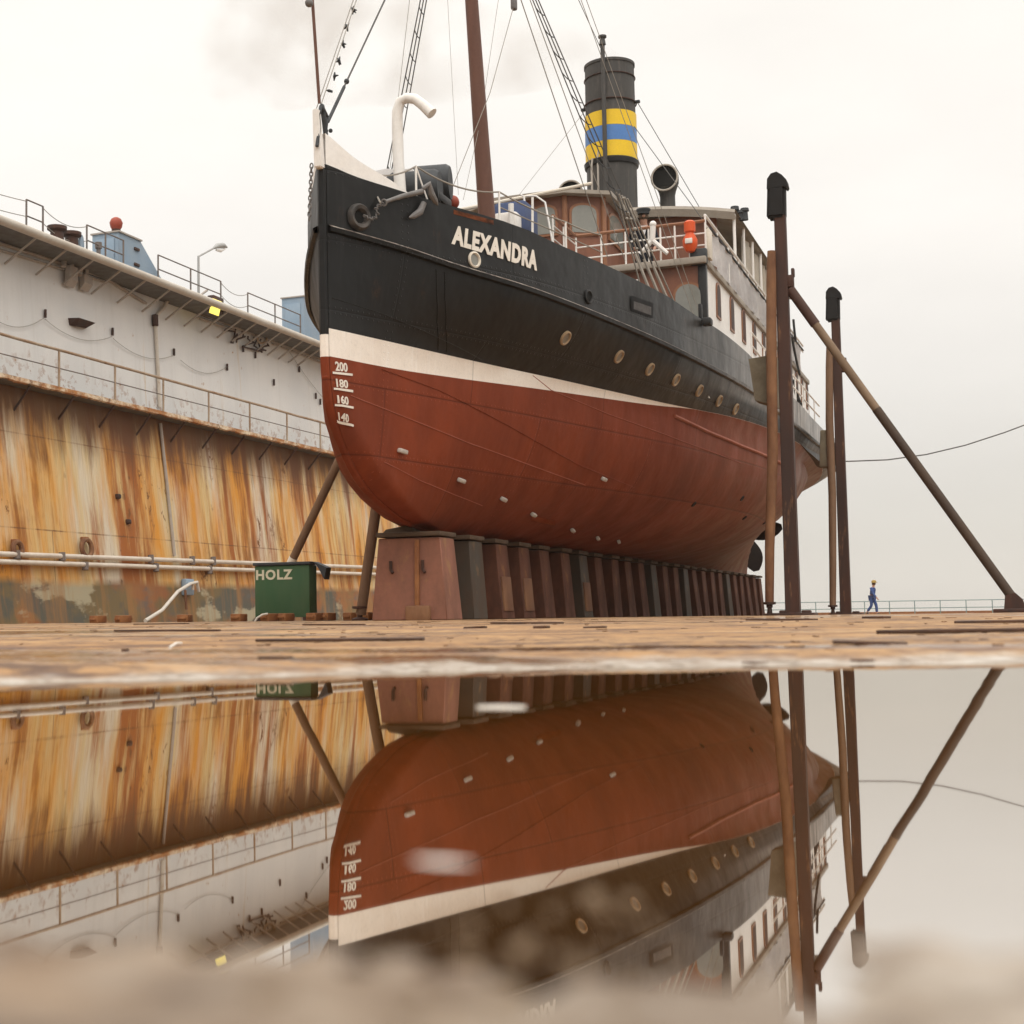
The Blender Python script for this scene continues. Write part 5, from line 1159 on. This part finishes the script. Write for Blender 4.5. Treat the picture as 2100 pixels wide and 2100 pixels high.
# ---- canopy behind it
cy0, cy1 = 28.8, 37.5; zc0 = 7.92
m = MB(); rows = []
for i in range(17):
    x = -2.6 + 5.2 * i / 16; z = zc0 + .30 * (1 - (x / 2.6) ** 2); rows.append([(XC + x, cy0, z - .16), (XC + x, cy0 - .05, z - .02), (XC + x, cy0, z + .05), (XC + x, cy1, z + .05), (XC + x, cy1, z - .04), (XC + x, cy0 + .1, z - .04), (XC + x, cy0, z - .16)])
m.grid(rows, smooth=False); obj('canopy', m, M['roof_grey'], ship)
m = MB(); m.box((XC, cy0 + .25, 7.05), (4.4, .08, 1.95)); obj('canopy_bulkhead', m, M['wood'], ship)
for side in (1, -1):
    for k in range(8):
        y = cy0 + .1 + k * 1.15; rl('canopy_post', 'white', .03, [(XC + side * 2.56, y, ZD), (XC + side * 2.56, y, zc0 - .02)])
    m = MB(); rows = []
    for i in range(100):
        y = cy0 + 1.5 + 6.6 * i / 99; r = []
        for j in range(6): v = j / 5; r.append((XC + side * (2.50 + .05 * math.sin(y * 8 + 1.5 * math.sin(y * 3)) * (1 - v * .5)), y, ZD + .4 + (zc0 - .1 - ZD - .4) * v))
        rows.append(r)
    m.grid(rows); bmesh.ops.solidify(m.bm, geom=m.bm.faces[:], thickness=.01); obj('side_curtain', m, M['cream'], ship)
for x, h in ((1507, .30), (1520, .2), (1527, .24)):
    p = atY(x, 436, 29.6); m = MB(); m.lathe([(0, 0), (.07, 0), (.06, h * .7), (.09, h * .75), (.08, h), (0, h + .02)], (p.x, 29.6, zc0 + .02), seg=10); obj('roof_vent', m, M['tarp_dark'], ship)

# ---- funnel and cowls
fc = Vector((XC, 29.55, 0)); fr_ = .515; ztop = 11.52
zb1 = [atY(1258, y, fc.y - fr_).z for y in (222, 253.5, 285, 317.5)]
m = MB(); m.lathe([(fr_ * .9, 6.5), (fr_, 6.5), (fr_, zb1[3] - .06)], fc, seg=40); m.lathe([(fr_, zb1[0]), (fr_ * .985, ztop - .05), (fr_ * 1.02, ztop - .045), (fr_ * 1.02, ztop + .01), (fr_ * .93, ztop + .01), (fr_ * .93, ztop - 1.5)], fc, seg=40); fun = obj('funnel', m, M['funnel'], ship)
m = MB(); m.lathe([(fr_ * .9, ztop - 1.2), (0, ztop - 1.2)], fc, seg=30); obj('flue', m, M['dark'], fun)
rb = fr_ + .018
for z0, z1, mt in ((zb1[1], zb1[0], 'yellow'), (zb1[2], zb1[1], 'blue_band'), (zb1[3], zb1[2], 'yellow')):
    m = MB(); m.lathe([(fr_ - .02, z0 + .002), (rb, z0 + .002), (rb, z1 - .002), (fr_ - .02, z1 - .002)], fc, seg=40); obj('funnel_band', m, M[mt], fun)
m = MB(); m.lathe([(fr_ - .02, zb1[3] - .14), (rb + .02, zb1[3] - .12), (rb + .035, zb1[3] - .03), (rb, zb1[3]), (fr_ - .02, zb1[3])], fc, seg=40); obj('funnel_skirt', m, M['black'], fun)
m = MB(); zz = atY(1258, 198, fc.y - fr_).z; m.ring(fc + Vector((0, 0, zz)), (0, 0, 1), fr_ + .02, .016, 40, 6); m.ring(fc + Vector((0, 0, ztop - .3)), (0, 0, 1), fr_ + .008, .012, 40, 6); obj('funnel_hoop', m, M['rust_dark'], fun)
for sx in (1, -1):
    m = MB(); m.box(fc + Vector((sx * (fr_ + .05), 0, zz)), (.12, .08, .06), bevel=.015); obj('stay_lug', m, M['tarp_dark'], fun)
sp = atY(1237, 150, fc.y - fr_ - .12); m = MB(); m.lathe([(.045, 6.6), (.045, ztop + .22), (.07, ztop + .23), (.05, ztop + .36), (.085, ztop + .38), (.085, ztop + .42), (0, ztop + .42)], Vector((sp.x, sp.y, 0)), seg=12); obj('steam_pipe', m, M['funnel'], fun)
for k, xx in enumerate((1213, 1226)):
    q = atY(xx, 330, fc.y - .5); m = MB(); m.tube([(q.x, q.y, 6.8), (q.x, q.y, 9.3 + .15 * k), (q.x + .02, q.y, 9.45 + .15 * k)], .022, 8); obj('whistle_pipe', m, M['zinc'], fun)
def cowl(c, r, zb):
    t_ = MB(); b = Vector((c[0], c[1] + .15, zb)); c = Vector(c)
    t_.tube([b, Vector((b.x, b.y, c.z - r * 1.25)), Vector((b.x, b.y, c.z - r * .9)), Vector((b.x, b.y - .02, c.z - r * .35)), Vector((b.x, b.y - .10, c.z)), c + Vector((0, -.12, 0))], [r * .62, r * .58, r * .66, r * .9, r * .99, r], 20, cap=False)
    o = obj('cowl_vent', t_, M['funnel'], ship); d = Vector((.25, -1, -.05)).normalized()
    m = MB(); m.ring(c + Vector((0, -.12, 0)), (0, 1, 0), r, .022, 28, 8); obj('rim', m, M['zinc'], o)
    m = MB(); m.lathe([(0, .0), (r * .985, .0)], c + Vector((0, -.07, 0)), (0, 1, 0), 24); obj('mouth', m, M['dark'], o)
q = atY(1365, 367, 30.2); cowl((q.x, 30.2, q.z), .27, 7.9); q = atY(1172, 398, 30.2); cowl((q.x, 30.2, q.z), .26, 7.0)
# funnel guys and wires
ft = fc + Vector((fr_ + .05, 0, zz)); wire([ft, (HX, 33.5, 6.2)], .008); wire([fc + Vector((fr_, -.1, zb1[0] - .3)), (HX, 27.2, zr_)], .008); wire([mast(13.5), fc + Vector((0, -fr_, ztop + .1))], .007); wire([fc + Vector((-fr_, 0, zz)), (XC - 2.4, 27, 7)], .005, 'rope')
wire([mast(12.2), Vector((xi + .6, YF - .2, ZD + .2))], .009, 'rope'); wire([mast(12.4), Vector((xi + .9, YF - .2, ZD + .1))], .008, 'rope')
for k in range(5): wire([L[1][0].lerp(L[1][1], .22) + Vector((.02 * k, .1 * k, 0)), Vector((-4.9 + .1 * k, SY + 7.6 + .22 * k, 4.72))], .014, 'rope', 'lashing')
m = MB()
for k in range(9): c = L[1][0].lerp(L[1][1], .1 + .014 * k) + Vector((random.uniform(-.06, .06), random.uniform(-.15, .2), random.uniform(-.06, .05))); m.ball(c, random.uniform(.018, .036), 8, 6)
obj('deadeye', m, M['rope'], ship)
# blue covered gear, ladder and boom by the mast
c = atY(1058, 455, 22.3); m = MB(); m.box(c, (.55, .7, .5), bevel=.06); obj('covered_locker', m, M['tarp_blue'], ship)
c = atY(1030, 455, 21.9); m = MB(); m.box(c + Vector((.1, 0, -.1)), (.4, .4, .4), bevel=.05); obj('white_locker', m, M['white'], ship)
for x, y0_, y1_ in ((1048, 418, 480), (1092, 405, 500)): m = MB(); m.tube([atY(x, y1_ + 30, 21.6), atY(x, y0_, 21.6)], .045 if x < 1060 else .02, 8); obj('deck_vent', m, M['white'], ship)
for o_ in (0, 26):
    m = MB(); m.tube([atY(1118 + o_ * .6, 500, 22.8), atY(1092 + o_, 415, 22.8), atY(1081 + o_ * .7, 402, 22.8), atY(1066 + o_ * .5, 402, 22.8)] if o_ else [atY(1090, 490, 22.6), atY(1074, 402, 22.6), atY(1068, 400, 22.6)], .016, 7); obj('stair_rail', m, M['white'], ship)
m = MB(); m.tube([mast(6.25) + Vector((-1.2, .4, .25)), mast(6.35) + Vector((1.0, 2.6, 1.0))], .03, 8); obj('boom', m, M['cream'], ship)
# after end: awning frames and hanging lines seen past the guide post
for k, (x0, y0_, x1, y1_) in enumerate(((1624, 690, 1640, 768), (1630, 800, 1642, 838), (1627, 655, 1632, 700), (1627, 780, 1649, 842))):
    m = MB(); m.tube(sag(atX(x0, y0_, HX + .1), atX(x1, y1_, HX + .1), .06, 6), .03, 6); obj('awning_line', m, M['tarp_dark'], ship)
for side in (1, -1):
    m = MB(); 
    for h in (.3, .55): m.tube([dk(s_, h, side) for s_ in (12, 13, 14, 16, 18, 20)], .018, 6)
    for s_ in (12, 13, 14, 15, 16, 17, 18, 19): m.tube([dk(s_, 0, side), dk(s_, .55, side)], .016, 6)
    obj('side_rail', m, M['white'], ship)

# ------------------------------------------------------------------ people
def skin_mesh(name, nodes, edges, mat, parent, sub=2):
    me = bpy.data.meshes.new(name); org = ORG[parent.name]
    me.from_pydata([Vector(p) - org for p, r in nodes], edges, []); o = bpy.data.objects.new(name, me); COL.objects.link(o)
    md = o.modifiers.new('skin', 'SKIN'); md.use_smooth_shade = True
    for i, (p, r) in enumerate(nodes): me.skin_vertices[0].data[i].radius = r if isinstance(r, tuple) else (r, r)
    me.skin_vertices[0].data[0].use_root = True
    sb = o.modifiers.new('sub', 'SUBSURF'); sb.levels = sub; sb.render_levels = sub
    bpy.context.view_layer.update(); dg = bpy.context.evaluated_depsgraph_get(); new = bpy.data.meshes.new_from_object(o.evaluated_get(dg)); bpy.data.objects.remove(o)
    new.materials.clear(); new.materials.append(mat); new.name = name
    for p in new.polygons: p.use_smooth = True
    q = bpy.data.objects.new(name, new); COL.objects.link(q); q.parent = parent; ORG[q.name] = org; return q
def person(label, loc, heading, pose, jacket, trousers, hat, hatmat, shirt=None):
    """figure 1.76 m tall; local x = forward, y = left"""
    t = thing('person', label, 'person', loc); J = pose
    def side(n): return [(k, s) for k, s in ((n + '_l', 1), (n + '_r', -1))]
    N = [((0, 0, .95), .13), ((.01, 0, 1.15), (.15, .11)), ((.03, 0, 1.36), (.17, .115)), ((.04, 0, 1.48), .06), ((.07, 0, 1.58), .075), ((.085, 0, 1.67), .085)]
    N = [((p[0] + J['lean'] * max(0, p[2] - .95), p[1], p[2]), r) for p, r in N]; E = [(i, i + 1) for i in range(5)]
    arms = {}; legs = {}
    for s, k in ((1, 'l'), (-1, 'r')):
        sh = Vector((.03 + J['lean'] * .42, .19 * s, 1.38)); el_ = sh + Vector(J['elbow_' + k]); wr = el_ + Vector(J['wrist_' + k]); hd = wr + (wr - el_).normalized() * .09
        i0 = len(N); N += [(sh, .06), (el_, .045), (wr, .033), (hd, .035)]; E += [(2, i0), (i0, i0 + 1), (i0 + 1, i0 + 2), (i0 + 2, i0 + 3)]; arms[k] = (sh, el_, wr)
        f = (wr - el_).normalized(); lat = Vector((0, 1, 0))
        for q in range(4): i1 = len(N); b0 = hd + Vector((.012 * (q - 1.5) * 1.6, 0, 0)); N += [(b0 + f * .05, .010), (b0 + f * .085 + Vector((.01, -.012 * s, 0)), .008)]; E += [(i0 + 3, i1), (i1, i1 + 1)]
        i1 = len(N); N += [(wr + f * .05 + Vector((.04, 0, 0)), .010)]; E += [(i0 + 2, i1)]
        hip = Vector((0, .09 * s, .90)); kn = hip + Vector(J['knee_' + k]); an = kn + Vector(J['ankle_' + k]); toe = an + Vector(J['toe_' + k])
        i0 = len(N); N += [(hip, .085), (kn, .06), (an, .045), (toe, .035)]; E += [(0, i0), (i0, i0 + 1), (i0 + 1, i0 + 2), (i0 + 2, i0 + 3)]; legs[k] = (hip, kn, an, toe)
    # face
    h = Vector(N[5][0]); i1 = len(N); N += [(h + Vector((.105, 0, -.035)), .014)]; E += [(5, i1)]
    base = [(Vector(loc) + Vector(p), r) for p, r in N]
    def W(p): return Vector(loc) + Vector(p)
    skin_mesh('body', base, E, M['skin'], t)
    jn = [(W((.0, 0, .88)), (.155, .135)), (W((.01 + J['lean'] * .2, 0, 1.15)), (.175, .14)), (W((.03 + J['lean'] * .41, 0, 1.36)), (.19, .14)), (W((.04 + J['lean'] * .48, 0, 1.46)), .085)]; je = [(0, 1), (1, 2), (2, 3)]
    for k in 'lr':
        sh, el_, wr = arms[k]; i0 = len(jn); jn += [(W(sh), .085), (W(el_), .066), (W(wr), .052)]; je += [(2, i0), (i0, i0 + 1), (i0 + 1, i0 + 2)]
    skin_mesh('jacket', jn, je, jacket, t)
    tn = [(W((0, 0, .92)), .15)]; te = []
    for k in 'lr':
        hip, kn, an, toe = legs[k]; i0 = len(tn); tn += [(W(hip), .105), (W(kn), .08), (W(an + (kn - an) * .12), .07)]; te += [(0, i0), (i0, i0 + 1), (i0 + 1, i0 + 2)]
    skin_mesh('trousers', tn, te, trousers, t)
    for k in 'lr':
        hip, kn, an, toe = legs[k]; skin_mesh('boot', [(W(an), .06), (W(an + (toe - an) * .35 + Vector((0, 0, -.02))), .058), (W(toe), .045)], [(0, 1), (1, 2)], M['tarp_dark'], t)
    hc = W(h + Vector((-.005, 0, .045))); m = MB()
    if hat == 'helmet':
        m.lathe([(.150, -.01), (.135, .0), (.128, .05), (.10, .105), (.05, .13), (0, .137)], hc, seg=18); m.poly([hc + Vector((.08, -.09, -.012)), hc + Vector((.2, -.06, -.02)), hc + Vector((.2, .06, -.02)), hc + Vector((.08, .09, -.012))], (0, 0, .012))
    else:
        m.lathe([(.11, -.015), (.115, .03), (.14, .06), (.135, .08), (0, .095)], hc, seg=18); m.poly([hc + Vector((.07, -.085, -.012)), hc + Vector((.16, -.05, -.03)), hc + Vector((.16, .05, -.03)), hc + Vector((.07, .085, -.012))], (0, 0, .012))
    obj('hard_hat' if hat == 'helmet' else 'peaked_cap', m, hatmat, t)
    m = MB(); m.lathe([(.0, .075), (.06, .06), (.098, .0), (.1, -.05), (.075, -.08)], W(h + Vector((-.02, 0, -.0))), seg=14); obj('hair', m, M['timber'], t)
    m = MB()
    for s in (1, -1): m.ball(W(h + Vector((.082, .033 * s, .005))), .011, 6, 5)
    obj('eye', m, M['tarp_dark'], t)
    if shirt:
        m = MB(); m.poly([W((.155 + J['lean'] * .4, -.06, 1.46)), W((.155 + J['lean'] * .4, .06, 1.46)), W((.185 + J['lean'] * .3, .0, 1.24))], (.012, 0, 0)); obj('shirt_front', m, shirt, t)
    t.rotation_euler = (0, 0, heading); return t
WALK = dict(lean=.06, elbow_l=(-.10, .03, -.27), wrist_l=(.05, .0, -.25), elbow_r=(.10, -.03, -.27), wrist_r=(.16, .02, -.19), knee_l=(.17, 0, -.41), ankle_l=(.02, 0, -.42), toe_l=(.17, .01, -.045), knee_r=(-.02, 0, -.43), ankle_r=(-.26, 0, -.33), toe_r=(.13, -.01, -.10))
STAND = dict(lean=.10, elbow_l=(.06, .05, -.27), wrist_l=(.20, -.05, -.12), elbow_r=(.06, -.05, -.27), wrist_r=(.20, .05, -.12), knee_l=(.02, 0, -.42), ankle_l=(-.01, 0, -.42), toe_l=(.17, .02, -.045), knee_r=(.02, 0, -.42), ankle_r=(-.01, 0, -.42), toe_r=(.17, -.02, -.045))
p = atY(1790, 1262, 82.5); person('worker in blue overalls and yellow hard hat walking along the deck', (p.x, 82.5, zfloor_far(p.x, 82.5) + .02), R(-20), WALK, M['overall'], M['overall'], 'helmet', M['helmet'])
p = atY(1316, 430, 25.1); person('person in dark jacket and peaked cap leaning at the bridge rail', (atY(1319, 448, 27.75).x, 27.75, 6.06), R(-75), STAND, M['navy'], M['navy'], 'cap', M['tarp_dark'], M['shirt'])

# ------------------------------------------------------------------ smoke drifting from the funnel
m = MB(); c0 = fc + Vector((0, 0, ztop - .1)); pts = [c0, c0 + Vector((-.5, -.1, .35)), c0 + Vector((-1.6, -.2, .55)), c0 + Vector((-3.4, -.3, .9)), c0 + Vector((-5.8, -.2, 1.7)), c0 + Vector((-8.6, 0, 2.6))]
m.tube(pts, [.4, .55, .8, 1.15, 1.6, 2.1], 18)
nm = bpy.data.materials.new('funnel_smoke'); nm.use_nodes = True; tt = nm.node_tree; tt.nodes.remove(tt.nodes['Principled BSDF']); pv = tt.nodes.new('ShaderNodeVolumePrincipled'); pv.inputs['Color'].default_value = (.55, .47, .40, 1)
tcc = tt.nodes.new('ShaderNodeTexCoord'); nn = tt.nodes.new('ShaderNodeTexNoise'); nn.inputs['Scale'].default_value = .75; nn.inputs['Detail'].default_value = 5; tt.links.new(tcc.outputs['Object'], nn.inputs['Vector'])
rr = tt.nodes.new('ShaderNodeMapRange'); rr.inputs[1].default_value = .45; rr.inputs[2].default_value = .72; rr.inputs[4].default_value = .3; tt.links.new(nn.outputs[0], rr.inputs[0]); tt.links.new(rr.outputs[0], pv.inputs['Density'])
tt.links.new(pv.outputs[0], [q for q in tt.nodes if q.type == 'OUTPUT_MATERIAL'][0].inputs['Volume'])
tag(obj('smoke', m, nm), kind='stuff')

# ------------------------------------------------------------------ thin fog over the harbour
m = MB(); m.box((0, 420, 7.0), (1100, 1100, 22.6))
hm = bpy.data.materials.new('harbour_fog'); hm.use_nodes = True; tt = hm.node_tree; tt.nodes.remove(tt.nodes['Principled BSDF']); pv = tt.nodes.new('ShaderNodeVolumePrincipled')
pv.inputs['Color'].default_value = (.98, .96, .93, 1); pv.inputs['Density'].default_value = .0003; pv.inputs['Anisotropy'].default_value = .2
tt.links.new(pv.outputs[0], [q for q in tt.nodes if q.type == 'OUTPUT_MATERIAL'][0].inputs['Volume'])
tag(obj('haze', m, hm), kind='stuff')
